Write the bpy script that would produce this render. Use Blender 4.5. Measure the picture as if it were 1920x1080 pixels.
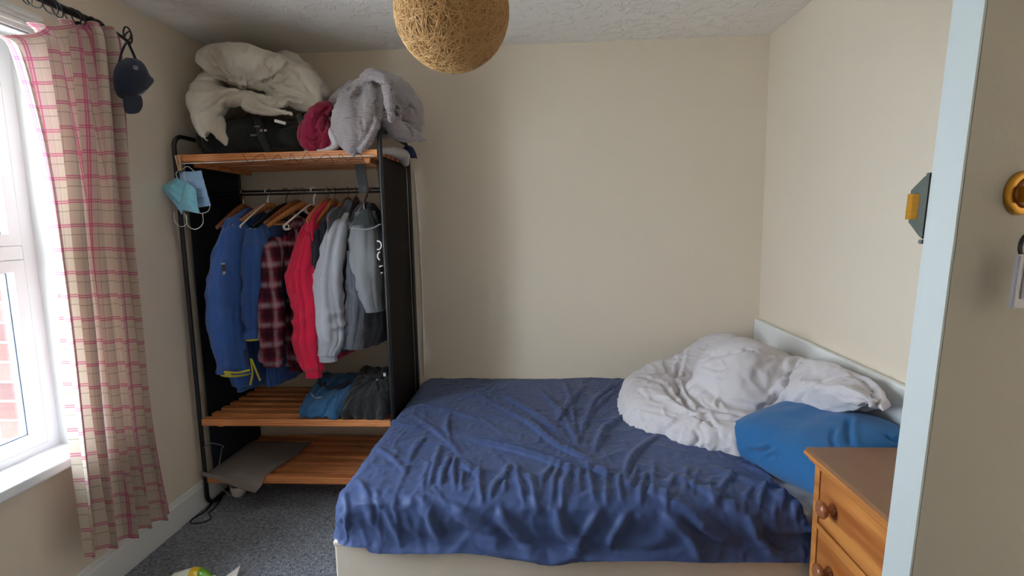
import bpy, bmesh, math, random
import numpy as np
from mathutils import Vector, Matrix

for o in list(bpy.data.objects): bpy.data.objects.remove(o)
scene = bpy.context.scene
COL = scene.collection
random.seed(7)

# ------------------------------------------------------------------ camera
F = 990.0; H = 1.434
pitch, yaw, roll = [math.radians(a) for a in (7.065, -3.505, -1.098)]
cy_, sy_, cp_, sp_ = math.cos(yaw), math.sin(yaw), math.cos(pitch), math.sin(pitch)
right = np.array([cy_, -sy_, 0]); fh = np.array([sy_, cy_, 0]); upz = np.array([0, 0, 1.])
fwd = fh*cp_ - upz*sp_; down = -(fh*sp_ + upz*cp_)
VA = math.cos(roll)*right - math.sin(roll)*down
VB = math.sin(roll)*right + math.cos(roll)*down
cam_d = bpy.data.cameras.new('camera'); cam = bpy.data.objects.new('camera', cam_d); COL.objects.link(cam)
cam_d.sensor_width = 36; cam_d.lens = F*36/1920; cam_d.clip_start = .02
M = Matrix((( VA[0], -VB[0], -fwd[0], 0), (VA[1], -VB[1], -fwd[1], 0), (VA[2], -VB[2], -fwd[2], H), (0, 0, 0, 1)))
cam.matrix_world = M
scene.camera = cam

# ------------------------------------------------------------------ world and daylight
world = bpy.data.worlds.new('overcast_sky'); scene.world = world; world.use_nodes = True
wn = world.node_tree; wn.nodes.clear()
wo = wn.nodes.new('ShaderNodeOutputWorld'); wb = wn.nodes.new('ShaderNodeBackground')
wb.inputs['Color'].default_value = (.80, .905, 1.0, 1); wb.inputs['Strength'].default_value = 9.6
wn.links.new(wb.outputs[0], wo.inputs[0])
pl = bpy.data.lights.new('window_portal', 'AREA'); pl.shape = 'RECTANGLE'; pl.size = 1.56; pl.size_y = 1.2
pl.cycles.is_portal = True
po = bpy.data.objects.new('window_portal', pl); COL.objects.link(po)
po.location = (-2.06, 1.26, 1.36); po.rotation_euler = (0, -math.pi/2, 0)   # faces +x
vs = scene.view_settings
vs.view_transform = 'Standard'; vs.look = 'None'; vs.gamma = 1.0; vs.use_curve_mapping = False
vs.exposure = 1.33
scene.cycles.max_bounces = 10; scene.cycles.diffuse_bounces = 7; scene.cycles.transparent_max_bounces = 12
scene.cycles.sample_clamp_indirect = 6.0
scene.cycles.use_denoising = True

# ------------------------------------------------------------------ helpers: pixels of the survey -> metres
O3 = np.array([0, 0, H])
def pix(px, py, axis, val):
    d = fwd + (px-960)/F*VA + (py-540)/F*VB
    t = (val-O3[axis])/d[axis]
    return O3 + t*d
def at(px, py, y): return pix(px, py, 1, y)

# ------------------------------------------------------------------ helpers: noise
def _h(i, j, k, seed):
    v = np.sin(i*127.1 + j*311.7 + k*74.7 + seed*53.3)*43758.5453
    return v - np.floor(v)
def vn(p, seed=0):
    i = np.floor(p); f = p-i; u = f*f*(3-2*f); r = 0
    for a in (0, 1):
        for b in (0, 1):
            for c in (0, 1):
                w = (u[:, 0] if a else 1-u[:, 0])*(u[:, 1] if b else 1-u[:, 1])*(u[:, 2] if c else 1-u[:, 2])
                r = r + w*_h(i[:, 0]+a, i[:, 1]+b, i[:, 2]+c, seed)
    return r*2-1
def fbm(p, seed=0, o=3):
    return sum(vn(p*2**k, seed+k)*.5**k for k in range(o))
def warp(p, amp, fr, seed):
    return p + amp*np.stack([vn(p*fr, seed+11), vn(p*fr, seed+23), vn(p*fr, seed+37)], 1)
def ridge(p, seed=0): return 1-np.abs(vn(p, seed))*1.6

# ------------------------------------------------------------------ helpers: materials
def S(r, g, b):
    f = lambda c: ((c/255+.055)/1.055)**2.4 if c > 10 else c/255/12.92
    return (f(r), f(g), f(b), 1)
def nodes(name):
    m = bpy.data.materials.new(name); m.use_nodes = True; nt = m.node_tree
    return m, nt, nt.nodes['Principled BSDF']
def N(nt, t, **kw):
    n = nt.nodes.new(t)
    for k, v in kw.items():
        if k in n.inputs: n.inputs[k].default_value = v
        else: setattr(n, k, v)
    return n
def mat(name, col, rough=.6, bump=0, bscale=200, var=.06, vscale=6, metal=0, sheen=0, spec=.5, stretch=(1, 1, 1), col2=None):
    m, nt, b = nodes(name); L = nt.links.new
    tc = N(nt, 'ShaderNodeTexCoord'); mp = N(nt, 'ShaderNodeMapping'); mp.inputs['Scale'].default_value = stretch
    L(tc.outputs['Object'], mp.inputs[0])
    n1 = N(nt, 'ShaderNodeTexNoise', Scale=vscale, Detail=4.0); L(mp.outputs[0], n1.inputs['Vector'])
    mx = N(nt, 'ShaderNodeMix', data_type='RGBA')
    c = col[:3]; c2 = col2[:3] if col2 else tuple(min(1, x*(1+var*2)) for x in c); c1 = c if col2 else tuple(x*(1-var*2) for x in c)
    mx.inputs[6].default_value = (*c1, 1); mx.inputs[7].default_value = (*c2, 1)
    L(n1.outputs['Fac'], mx.inputs[0]); L(mx.outputs[2], b.inputs['Base Color'])
    b.inputs['Roughness'].default_value = rough; b.inputs['Metallic'].default_value = metal
    b.inputs['Specular IOR Level'].default_value = spec
    if sheen: b.inputs['Sheen Weight'].default_value = sheen; b.inputs['Sheen Roughness'].default_value = .6
    if bump:
        n2 = N(nt, 'ShaderNodeTexNoise', Scale=bscale, Detail=3.0); L(mp.outputs[0], n2.inputs['Vector'])
        bp = N(nt, 'ShaderNodeBump', Strength=bump, Distance=.003); L(n2.outputs['Fac'], bp.inputs['Height'])
        L(bp.outputs[0], b.inputs['Normal'])
    return m
def wood(name, c1, c2, axis=0, rough=.45, scale=14):
    m, nt, b = nodes(name); L = nt.links.new
    tc = N(nt, 'ShaderNodeTexCoord'); mp = N(nt, 'ShaderNodeMapping')
    s = [scale]*3; s[axis] = scale*.09; mp.inputs['Scale'].default_value = s
    L(tc.outputs['Object'], mp.inputs[0])
    n1 = N(nt, 'ShaderNodeTexNoise', Scale=1.0, Detail=5.0, Distortion=1.2); L(mp.outputs[0], n1.inputs['Vector'])
    w = N(nt, 'ShaderNodeTexWave', Scale=2.2, Distortion=5.0, Detail=3.0); w.bands_direction = 'XYZ'[(axis+2) % 3]
    L(mp.outputs[0], w.inputs['Vector'])
    mm = N(nt, 'ShaderNodeMath', operation='MULTIPLY'); L(n1.outputs['Fac'], mm.inputs[0]); L(w.outputs['Fac'], mm.inputs[1])
    ad = N(nt, 'ShaderNodeMath', operation='ADD'); L(mm.outputs[0], ad.inputs[0]); L(n1.outputs['Fac'], ad.inputs[1])
    cr = N(nt, 'ShaderNodeValToRGB'); cr.color_ramp.elements[0].position = .35; cr.color_ramp.elements[1].position = 1.0
    cr.color_ramp.elements[0].color = c1; cr.color_ramp.elements[1].color = c2
    L(ad.outputs[0], cr.inputs[0]); L(cr.outputs[0], b.inputs['Base Color'])
    b.inputs['Roughness'].default_value = rough
    bp = N(nt, 'ShaderNodeBump', Strength=.15, Distance=.002); L(n1.outputs['Fac'], bp.inputs['Height']); L(bp.outputs[0], b.inputs['Normal'])
    return m
def fabric(name, col, var=.05, scale=900, bump=.25, sheen=.15, rough=.9, vscale=5, col2=None):
    return mat(name, col, rough, bump, scale, var, vscale, sheen=sheen, spec=.2, col2=col2)

# ------------------------------------------------------------------ helpers: meshes
def wloc(o):
    v = Vector((0, 0, 0))
    while o: v = v + o.location; o = o.parent
    return v
def link(name, me, m, parent=None, smooth=False):
    if parent is not None:
        me.transform(Matrix.Translation(-wloc(parent)))
    o = bpy.data.objects.new(name, me); COL.objects.link(o)
    if m: me.materials.append(m)
    if parent is not None: o.parent = parent
    if smooth:
        me.polygons.foreach_set('use_smooth', [True]*len(me.polygons))
    return o
def obj(name, bm, m, parent=None, smooth=False):
    bmesh.ops.recalc_face_normals(bm, faces=bm.faces[:])
    me = bpy.data.meshes.new(name); bm.to_mesh(me); bm.free()
    return link(name, me, m, parent, smooth)
def thing(name, label, cat, loc=(0, 0, 0), group=None):
    o = bpy.data.objects.new(name, None); COL.objects.link(o); o.location = loc
    o['label'] = label; o['category'] = cat; o.empty_display_size = .1
    if group: o['group'] = group
    return o
def tag(o, label, cat, group=None, kind=None):
    o['label'] = label; o['category'] = cat
    if group: o['group'] = group
    if kind: o['kind'] = kind
    return o
def struct(o): o['kind'] = 'structure'; return o
def B(): return bmesh.new()
def box(bm, x0, x1, y0, y1, z0, z1, bev=0, seg=2):
    vs = [bm.verts.new((x, y, z)) for x in (x0, x1) for y in (y0, y1) for z in (z0, z1)]
    fs = [bm.faces.new([vs[i] for i in q]) for q in ((0, 1, 3, 2), (4, 6, 7, 5), (0, 4, 5, 1), (2, 3, 7, 6), (0, 2, 6, 4), (1, 5, 7, 3))]
    if bev:
        es = list({e for f in fs for e in f.edges})
        bmesh.ops.bevel(bm, geom=es, offset=bev, segments=seg, affect='EDGES', profile=.6)
    return bm
def cat(pts, n):
    """Catmull-Rom through pts, n samples per span"""
    P = [np.array(p, float) for p in pts]; P = [2*P[0]-P[1]] + P + [2*P[-1]-P[-2]]; out = []
    for i in range(1, len(P)-2):
        for k in range(n):
            t = k/n
            out.append(.5*((2*P[i]) + (-P[i-1]+P[i+1])*t + (2*P[i-1]-5*P[i]+4*P[i+1]-P[i+2])*t*t + (-P[i-1]+3*P[i]-3*P[i+1]+P[i+2])*t**3))
    out.append(P[-2]); return out
def tube(bm, pts, r, n=8, closed=False, sx=1.0, upv=None):
    P = [Vector(p[:3]) for p in pts]; R = r if isinstance(r, (list, tuple, np.ndarray)) else [r]*len(P)
    rings = []; prev = None; m = len(P)
    for i, p in enumerate(P):
        a = P[(i-1) % m] if (closed or i > 0) else p; b = P[(i+1) % m] if (closed or i < m-1) else p
        t = (b-a).normalized() if (b-a).length > 1e-9 else Vector((0, 0, 1))
        if prev is None:
            u = Vector(upv) if upv else (Vector((0, 0, 1)) if abs(t.z) < .9 else Vector((1, 0, 0)))
        else: u = prev
        u = (u - t*u.dot(t)).normalized(); prev = u; w = t.cross(u)
        rings.append([bm.verts.new(p + u*(R[i]*math.cos(2*math.pi*k/n)) + w*(R[i]*sx*math.sin(2*math.pi*k/n))) for k in range(n)])
    for i in range(m if closed else m-1):
        A, Bb = rings[i], rings[(i+1) % m]
        for k in range(n): bm.faces.new((A[k], A[(k+1) % n], Bb[(k+1) % n], Bb[k]))
    if not closed:
        bm.faces.new(rings[0][::-1]); bm.faces.new(rings[-1])
    return bm
def lathe(bm, prof, c, axis='z', n=24):
    """prof: (radius, height) list, revolved about axis through c"""
    rings = []
    for r, h in prof:
        ring = []
        for k in range(n):
            a = 2*math.pi*k/n; u, v = r*math.cos(a), r*math.sin(a)
            p = {'z': (u, v, h), 'x': (h, u, v), 'y': (u, h, v)}[axis]
            ring.append(bm.verts.new((c[0]+p[0], c[1]+p[1], c[2]+p[2])))
        rings.append(ring)
    for A, Bb in zip(rings, rings[1:]):
        for k in range(n): bm.faces.new((A[k], A[(k+1) % n], Bb[(k+1) % n], Bb[k]))
    bm.faces.new(rings[0][::-1]); bm.faces.new(rings[-1]); return bm
def extr(bm, poly, vec):
    """prism from polygon points (3d) extruded along vec"""
    a = [bm.verts.new(p) for p in poly]; b = [bm.verts.new(Vector(p)+Vector(vec)) for p in poly]; n = len(a)
    bm.faces.new(a); bm.faces.new(b[::-1])
    for i in range(n): bm.faces.new((a[i], a[(i+1) % n], b[(i+1) % n], b[i]))
    return bm
def gridmesh(name, P, uv=None, keep=None, wrapu=False):
    """P: (nu, nv, 3) array -> mesh"""
    nu, nv = P.shape[:2]; idx = np.arange(nu*nv).reshape(nu, nv)
    if wrapu: idx = np.vstack([idx, idx[:1]])
    q = np.stack([idx[:-1, :-1], idx[1:, :-1], idx[1:, 1:], idx[:-1, 1:]], -1)
    if keep is not None: q = q[keep]
    q = q.reshape(-1, 4)
    me = bpy.data.meshes.new(name); me.from_pydata(P.reshape(-1, 3).tolist(), [], q.tolist())
    if uv is not None:
        l = me.uv_layers.new(name='UVMap'); fl = np.empty((len(me.loops)), np.int32); me.loops.foreach_get('vertex_index', fl)
        l.data.foreach_set('uv', uv.reshape(-1, 2)[fl].astype(np.float32).ravel())
    me.update(); return me
def gridnormals(P):
    du = np.gradient(P, axis=0); dv = np.gradient(P, axis=1); n = np.cross(du, dv)
    return n/np.maximum(np.linalg.norm(n, axis=-1, keepdims=True), 1e-9)
def thick(o, t, off=1.0):
    m = o.modifiers.new('solid', 'SOLIDIFY'); m.thickness = t; m.offset = off; return o
def displace(me, fn):
    n = len(me.vertices); co = np.empty(n*3, np.float32); me.vertices.foreach_get('co', co); co = co.reshape(-1, 3).astype(float)
    no = np.empty(n*3, np.float32); me.vertex_normals.foreach_get('vector', no); no = no.reshape(-1, 3)
    d = fn(co, no); co = co + (no*d[:, None] if d.ndim == 1 else d)
    me.vertices.foreach_set('co', co.astype(np.float32).ravel()); me.update()
def blob(name, prims, m, parent=None, voxel=.01, smooth=4, fn=None):
    """soft body: capsule chains ('c', pts, radii, flat) and ellipsoids ('e', centre, radii, rot) fused into one skin"""
    bm = B()
    for p in prims:
        if p[0] == 'e':
            R = Matrix.Translation(Vector(p[1])) @ (Matrix.Rotation(p[3], 4, 'Z') if len(p) > 3 else Matrix()) @ Matrix.Diagonal((*p[2], 1))
            bmesh.ops.create_icosphere(bm, subdivisions=3, radius=1, matrix=R)
        else:
            pts = cat([(*q, r) for q, r in zip(p[1], p[2])], 6)
            fl = p[3] if len(p) > 3 else (1, 1, 1)
            for q in pts:
                bmesh.ops.create_icosphere(bm, subdivisions=2, radius=1, matrix=Matrix.Translation(Vector(q[:3])) @ Matrix.Diagonal((q[3]*fl[0], q[3]*fl[1], q[3]*fl[2], 1)))
    me = bpy.data.meshes.new('tmp'); bm.to_mesh(me); bm.free()
    o = bpy.data.objects.new('tmp', me); COL.objects.link(o)
    rm = o.modifiers.new('r', 'REMESH'); rm.mode = 'VOXEL'; rm.voxel_size = voxel
    if smooth: sm = o.modifiers.new('s', 'SMOOTH'); sm.iterations = smooth; sm.factor = .5
    dg = bpy.context.evaluated_depsgraph_get(); ev = o.evaluated_get(dg)
    me2 = bpy.data.meshes.new_from_object(ev); me2.name = name
    bpy.data.objects.remove(o); bpy.data.meshes.remove(me)
    if fn: displace(me2, fn)
    return link(name, me2, m, parent, True)
def loft(name, rings, m, parent=None, folds=.12, fk=5, seed=1, nphi=56, n=10, wr=.004, cap=True):
    """rings: (x, y, z, ra, rb, angle) -> soft tube with vertical folds"""
    R = np.array(cat(rings, n)); th = np.linspace(0, 2*np.pi, nphi, endpoint=False)
    x, y, z, ra, rb, an = [R[:, i][None, :] for i in range(6)]
    t = th[:, None]
    zz = np.broadcast_to(z, (nphi, R.shape[0]))
    q = np.stack([np.broadcast_to(np.cos(t)*fk*.5, zz.shape), np.broadcast_to(np.sin(t)*fk*.5, zz.shape), zz*2.2+seed*9], -1).reshape(-1, 3)
    fo = 1 + folds*vn(q, seed).reshape(zz.shape) + folds*.5*vn(q*np.array([2.1, 2.1, 1.6]), seed+5).reshape(zz.shape)
    u = ra*np.cos(t)*fo; v = rb*np.sin(t)*fo
    X = x + u*np.cos(an) - v*np.sin(an); Y = y + u*np.sin(an) + v*np.cos(an)
    P = np.stack([X, Y, zz], -1); Nn = gridnormals(P); pp = P.reshape(-1, 3)
    w = ridge(warp(pp*np.array([9, 9, 13.]), .6, .7, seed), seed+3).reshape(zz.shape)
    P = P - Nn*(w*wr)[..., None]
    me = gridmesh(name, P, wrapu=True)
    if cap:
        bm = B(); bm.from_mesh(me); es = [e for e in bm.edges if e.is_boundary]; bmesh.ops.holes_fill(bm, edges=es, sides=0); bmesh.ops.recalc_face_normals(bm, faces=bm.faces[:]); bm.to_mesh(me); bm.free()
    return link(name, me, m, parent, True)

def relax(o, grow=.12, frames=20, inset=.012, bend=.05, pressure=0, subdiv=1, mass=.2, stiff=15, floor_z=None, selfc=False, grav=1.0, core_me=None, pin=None, post=None, q=4):
    """let a soft body's skin buckle into real cloth folds around its own slightly shrunken core"""
    if core_me is None:
        core_me = o.data.copy(); displace(core_me, lambda co, no: np.full(len(co), -inset)); cl_ = wloc(o)
    else: cl_ = Vector((0, 0, 0))
    core = bpy.data.objects.new('core', core_me); COL.objects.link(core); core.location = cl_
    cm = core.modifiers.new('c', 'COLLISION'); core.collision.thickness_outer = .004; core.collision.thickness_inner = .02; core.collision.cloth_friction = 40
    extra = []
    if floor_z is not None:
        fm = bpy.data.meshes.new('f'); fm.from_pydata([(-3, -1, floor_z), (3, -1, floor_z), (3, 4, floor_z), (-3, 4, floor_z)], [], [(0, 1, 2, 3)])
        fo = bpy.data.objects.new('f', fm); COL.objects.link(fo); fo.modifiers.new('c', 'COLLISION'); extra.append(fo)
    c = o.modifiers.new('cloth', 'CLOTH'); s = c.settings
    s.quality = q; s.mass = mass; s.tension_stiffness = stiff; s.compression_stiffness = stiff; s.shear_stiffness = stiff*.5; s.bending_stiffness = bend
    s.tension_damping = 8; s.compression_damping = 8; s.shear_damping = 6; s.air_damping = 3; s.shrink_min = -grow
    s.effector_weights.gravity = grav
    if pin: s.vertex_group_mass = pin; s.pin_stiffness = 1
    if pressure: s.use_pressure = True; s.uniform_pressure_force = pressure
    c.collision_settings.collision_quality = 2; c.collision_settings.distance_min = .004; c.collision_settings.use_self_collision = selfc; c.collision_settings.self_distance_min = .004
    c.point_cache.frame_start = 1; c.point_cache.frame_end = frames+1
    for f in range(1, frames+1): scene.frame_set(f)
    dg = bpy.context.evaluated_depsgraph_get(); me = bpy.data.meshes.new_from_object(o.evaluated_get(dg)); nm = o.data.name
    o.modifiers.remove(c); old = o.data; o.data = me; bpy.data.meshes.remove(old); me.name = nm
    bpy.data.objects.remove(core)
    for e_ in extra: bpy.data.objects.remove(e_)
    scene.frame_set(1)
    if post:
        m_ = o.modifiers.new('sub', 'SUBSURF'); m_.levels = 1; m_.render_levels = 1
        me = bpy.data.meshes.new_from_object(o.evaluated_get(bpy.context.evaluated_depsgraph_get())); old = o.data
        o.modifiers.remove(m_); o.data = me; bpy.data.meshes.remove(old); me.name = nm; displace(me, post); subdiv = 0
    if subdiv: m_ = o.modifiers.new('sub', 'SUBSURF'); m_.levels = subdiv; m_.render_levels = subdiv
    me.polygons.foreach_set('use_smooth', [True]*len(me.polygons))
    return o

def clampv(o, x1=None, y1=None, z0=None):
    def f(co, no):
        c = co + np.array(wloc(o)); t = c.copy()
        if x1 is not None: t[:, 0] = np.minimum(t[:, 0], x1)
        if y1 is not None: t[:, 1] = np.minimum(t[:, 1], y1)
        if z0 is not None: t[:, 2] = np.maximum(t[:, 2], z0)
        return t-c
    displace(o.data, f); return o

def crinkle(amp, fr, seed, lo=.1, st=(1, 1, 1)):
    """sharp little creases in patches"""
    def f(co, no):
        p = co*fr*np.array(st); w = warp(p, 1.1, .45, seed)
        m = np.clip(vn(co*fr*.22+7, seed+3)+.35, 0, 1)
        a = np.clip(1-np.abs(vn(w, seed))*3.2, 0, 1); b = np.clip(1-np.abs(vn(w*1.9+3, seed+1))*3.0, 0, 1)
        return (amp*(a*a-.2)+amp*.5*b*b)*(lo+m)
    return f

from mathutils.bvhtree import BVHTree
def creases(o, lst):
    """press folds into a cloth surface: (survey pixels, depth (+ in, - out), width in m)"""
    me = o.data; off = wloc(o); n = len(me.vertices)
    co = np.empty(n*3, np.float32); me.vertices.foreach_get('co', co); co = co.reshape(-1, 3).astype(float)
    no = np.empty(n*3, np.float32); me.vertex_normals.foreach_get('vector', no); no = no.reshape(-1, 3)
    bvh = BVHTree.FromPolygons([tuple(v) for v in co], [tuple(p.vertices) for p in me.polygons])
    D = np.zeros(n); ori = Vector((0, 0, H))-off
    for px, dep, w in lst:
        pts = cat(px, 6) if len(px) > 2 else [np.array(px[0], float), np.array(px[1], float)]; Q = []
        for q in pts:
            d = Vector(fwd + (q[0]-960)/F*VA + (q[1]-540)/F*VB).normalized(); h = bvh.ray_cast(ori, d)
            if h[0] is not None: Q.append(np.array(h[0]))
        if len(Q) < 2: continue
        Q = np.array(Q); lo, hi = Q.min(0)-w*4, Q.max(0)+w*4; ix = np.nonzero(np.all((co > lo) & (co < hi), axis=1))[0]
        if not len(ix): continue
        p = co[ix]; best = np.full(len(ix), 9.); al = np.zeros(len(ix)); sg = np.zeros(len(ix)); L = len(Q)-1; side = np.cross(Q[-1]-Q[0], fwd)
        for i in range(L):
            v = Q[i+1]-Q[i]; ll = v@v+1e-12
            if ll > .01: continue
            t = np.clip((p-Q[i])@v/ll, 0, 1); r = p-Q[i]-t[:, None]*v; dd_ = np.linalg.norm(r, axis=1); m_ = dd_ < best
            best = np.where(m_, dd_, best); al = np.where(m_, (i+t)/L, al); sg = np.where(m_, np.sign(r@side), sg)
        tap = np.clip(np.sin(np.pi*np.clip(al, .03, .97))*1.8, 0, 1)
        D[ix] += tap*dep*(-np.exp(-(best/w)**2) + .45*np.exp(-((best-1.9*w)/(w*.9))**2)*(sg > 0))
    co = co + no*D[:, None]; me.vertices.foreach_set('co', co.astype(np.float32).ravel()); me.update()
    return o
PX = lambda px, py, x: tuple(pix(px, py, 0, x))

# ------------------------------------------------------------------ materials
M_wall = mat('wall_paint', S(224, 212, 194), .85, .25, 60, .012, 2)
M_ceil = None
def ceiling_mat():
    m, nt, b = nodes('textured_ceiling_paint'); L = nt.links.new
    b.inputs['Base Color'].default_value = S(238, 233, 228); b.inputs['Roughness'].default_value = .9
    tc = N(nt, 'ShaderNodeTexCoord'); n1 = N(nt, 'ShaderNodeTexNoise', Scale=16.0, Detail=5.0, Roughness=.62, Distortion=.5); L(tc.outputs['Object'], n1.inputs['Vector'])
    cr = N(nt, 'ShaderNodeValToRGB'); cr.color_ramp.elements[0].position = .5; cr.color_ramp.elements[1].position = .7; L(n1.outputs['Fac'], cr.inputs[0])
    bp = N(nt, 'ShaderNodeBump', Strength=.9, Distance=.006); L(cr.outputs[0], bp.inputs['Height']); L(bp.outputs[0], b.inputs['Normal'])
    return m
M_ceil = ceiling_mat()
M_white = mat('white_gloss_paint', S(226, 229, 228), .35, .03, 30, .01, 3)
M_upvc = mat('white_upvc', S(232, 236, 240), .25, 0, 1, .005, 3)
M_door = mat('door_paint_shaded', S(156, 151, 142), .55, .12, 90, .015, 2)  # grey-beige, darkened further so the colour carries the shade on the hall face
M_dooredge = mat('door_edge_paint', S(176, 184, 185), .5, .06, 60, .01, 3)
M_black = mat('black_powder_coat', S(22, 22, 25), .4, .05, 300, .05, 10)
M_panel_l = fabric('black_panel_fabric', S(20, 24, 33), .1, 500, sheen=.03)
M_panel_r = mat('black_brown_panel', S(20, 14, 13), .6, .08, 150, .1, 8, stretch=(1, 1, .3), spec=.12)
M_slat = wood('orange_pine', S(176, 102, 54), S(228, 154, 96), 0)
M_pine = wood('honey_pine', S(160, 92, 42), S(206, 138, 72), 1, .4, 13)
M_pine_top = mat('worn_brown_top', S(112, 76, 52), .42, .15, 60, .1, 9, stretch=(1, .14, 1), col2=S(154, 114, 82))
M_knob = wood('dark_knob', S(120, 72, 44), S(160, 104, 68), 2, .25, 20)
M_brass = mat('brass', S(190, 140, 60), .3, .05, 60, .1, 20, metal=1)
M_chrome = mat('chrome', S(205, 205, 208), .2, 0, 1, .02, 5, metal=1)
M_whitep = mat('white_plastic', S(232, 226, 222), .35, 0, 1, .02, 5)
M_sheet = fabric('navy_cotton', S(60, 77, 120), .04, 1400, .1, .08, .5)
M_duvet = fabric('light_grey_cotton', S(204, 200, 204), .03, 1200, .12, .1)
M_cream = fabric('cream_cotton', S(196, 188, 172), .04, 1000, .15, .1)
M_pillow = fabric('teal_blue_cotton', S(34, 98, 152), .03, 1200, .12, .15)
M_divan = mat('cream_divan_fabric', S(214, 203, 188), .7, .1, 700, .02, 4)
M_mattress = fabric('white_mattress_ticking', S(222, 224, 232), .02, 500)

def carpet_mat():
    m, nt, b = nodes('grey_loop_carpet'); L = nt.links.new
    tc = N(nt, 'ShaderNodeTexCoord'); mp = N(nt, 'ShaderNodeMapping'); mp.inputs['Scale'].default_value = (1, 1.0, 1); L(tc.outputs['Object'], mp.inputs[0])
    n1 = N(nt, 'ShaderNodeTexNoise', Scale=70.0, Detail=4.0, Roughness=.6, Distortion=.6); L(mp.outputs[0], n1.inputs['Vector'])
    v = N(nt, 'ShaderNodeTexVoronoi', Scale=170.0); L(mp.outputs[0], v.inputs['Vector'])
    cr = N(nt, 'ShaderNodeValToRGB'); e = cr.color_ramp.elements; e[0].position = .32; e[1].position = .7
    e[0].color = S(78, 84, 94); e[1].color = S(176, 184, 198); L(n1.outputs['Fac'], cr.inputs[0]); L(cr.outputs[0], b.inputs['Base Color'])
    b.inputs['Roughness'].default_value = 1; b.inputs['Sheen Weight'].default_value = .3; b.inputs['Specular IOR Level'].default_value = .1
    ad = N(nt, 'ShaderNodeMath', operation='SUBTRACT'); L(n1.outputs['Fac'], ad.inputs[0]); L(v.outputs['Distance'], ad.inputs[1])
    bp = N(nt, 'ShaderNodeBump', Strength=1.0, Distance=.012); L(ad.outputs[0], bp.inputs['Height']); L(bp.outputs[0], b.inputs['Normal'])
    return m
M_carpet = carpet_mat()

def plaid_mat(name, base, bands, period, uvname=True, trans=0.0, rough=.9, soft=.0):
    """bands: list of (direction 'u'/'v', centre, half width, colour, strength) in fractions of the woven repeat"""
    m, nt, b = nodes(name); L = nt.links.new
    if uvname: tc = N(nt, 'ShaderNodeTexCoord'); src = tc.outputs['UV']
    else:
        tc = N(nt, 'ShaderNodeTexCoord'); src = tc.outputs['Object']
    sep = N(nt, 'ShaderNodeSeparateXYZ'); L(src, sep.inputs[0])
    fr = {}
    for k, o in (('u', 0), ('v', 1 if uvname else 2)):
        src_o = sep.outputs[o]
        if not uvname and k == 'u':
            sm = N(nt, 'ShaderNodeMath', operation='ADD'); L(sep.outputs[0], sm.inputs[0]); L(sep.outputs[1], sm.inputs[1]); src_o = sm.outputs[0]
        d = N(nt, 'ShaderNodeMath', operation='DIVIDE'); L(src_o, d.inputs[0]); d.inputs[1].default_value = period
        f = N(nt, 'ShaderNodeMath', operation='FRACT'); L(d.outputs[0], f.inputs[0]); fr[k] = f.outputs[0]
    cur = None
    for dr, c, w, colr, st in bands:
        s = N(nt, 'ShaderNodeMath', operation='SUBTRACT'); L(fr[dr], s.inputs[0]); s.inputs[1].default_value = c
        a = N(nt, 'ShaderNodeMath', operation='ABSOLUTE'); L(s.outputs[0], a.inputs[0])
        mr = N(nt, 'ShaderNodeMapRange'); L(a.outputs[0], mr.inputs[0]); mr.inputs[1].default_value = w+.012+soft; mr.inputs[2].default_value = max(0, w-.004-soft)
        mr.inputs[3].default_value = 0; mr.inputs[4].default_value = st
        mx = N(nt, 'ShaderNodeMix', data_type='RGBA'); L(mr.outputs[0], mx.inputs[0])
        if cur is None: mx.inputs[6].default_value = base
        else: L(cur, mx.inputs[6])
        mx.inputs[7].default_value = colr; cur = mx.outputs[2]
    L(cur, b.inputs['Base Color']); b.inputs['Roughness'].default_value = rough; b.inputs['Specular IOR Level'].default_value = .15
    if trans:
        tr = N(nt, 'ShaderNodeBsdfTranslucent'); L(cur, tr.inputs[0]); ms = N(nt, 'ShaderNodeMixShader'); ms.inputs[0].default_value = trans
        L(b.outputs[0], ms.inputs[1]); L(tr.outputs[0], ms.inputs[2]); L(ms.outputs[0], nt.nodes['Material Output'].inputs[0])
    return m
pk = S(190, 84, 124); gy = S(138, 134, 118)
M_curtain = plaid_mat('checked_curtain_cotton', S(206, 193, 178), [
    ('u', .5, .20, S(180, 142, 158), .3), ('u', .25, .014, gy, .55), ('u', .75, .014, gy, .35), ('v', .5, .014, gy, .75),
    ('u', .46, .024, pk, .8), ('u', .54, .024, pk, .8), ('v', .07, .022, pk, .8), ('v', .16, .022, pk, .8)], .088, trans=.35)
M_plaid = plaid_mat('red_check_flannel', S(122, 34, 52), [
    ('u', .25, .18, S(34, 20, 32), .7), ('v', .25, .18, S(34, 20, 32), .65), ('v', .75, .10, S(176, 160, 170), .45), ('u', .75, .10, S(176, 160, 168), .45),
    ('u', .5, .02, S(20, 14, 24), .6), ('v', .5, .02, S(20, 14, 24), .5)], .098, uvname=False, soft=.08)

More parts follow.
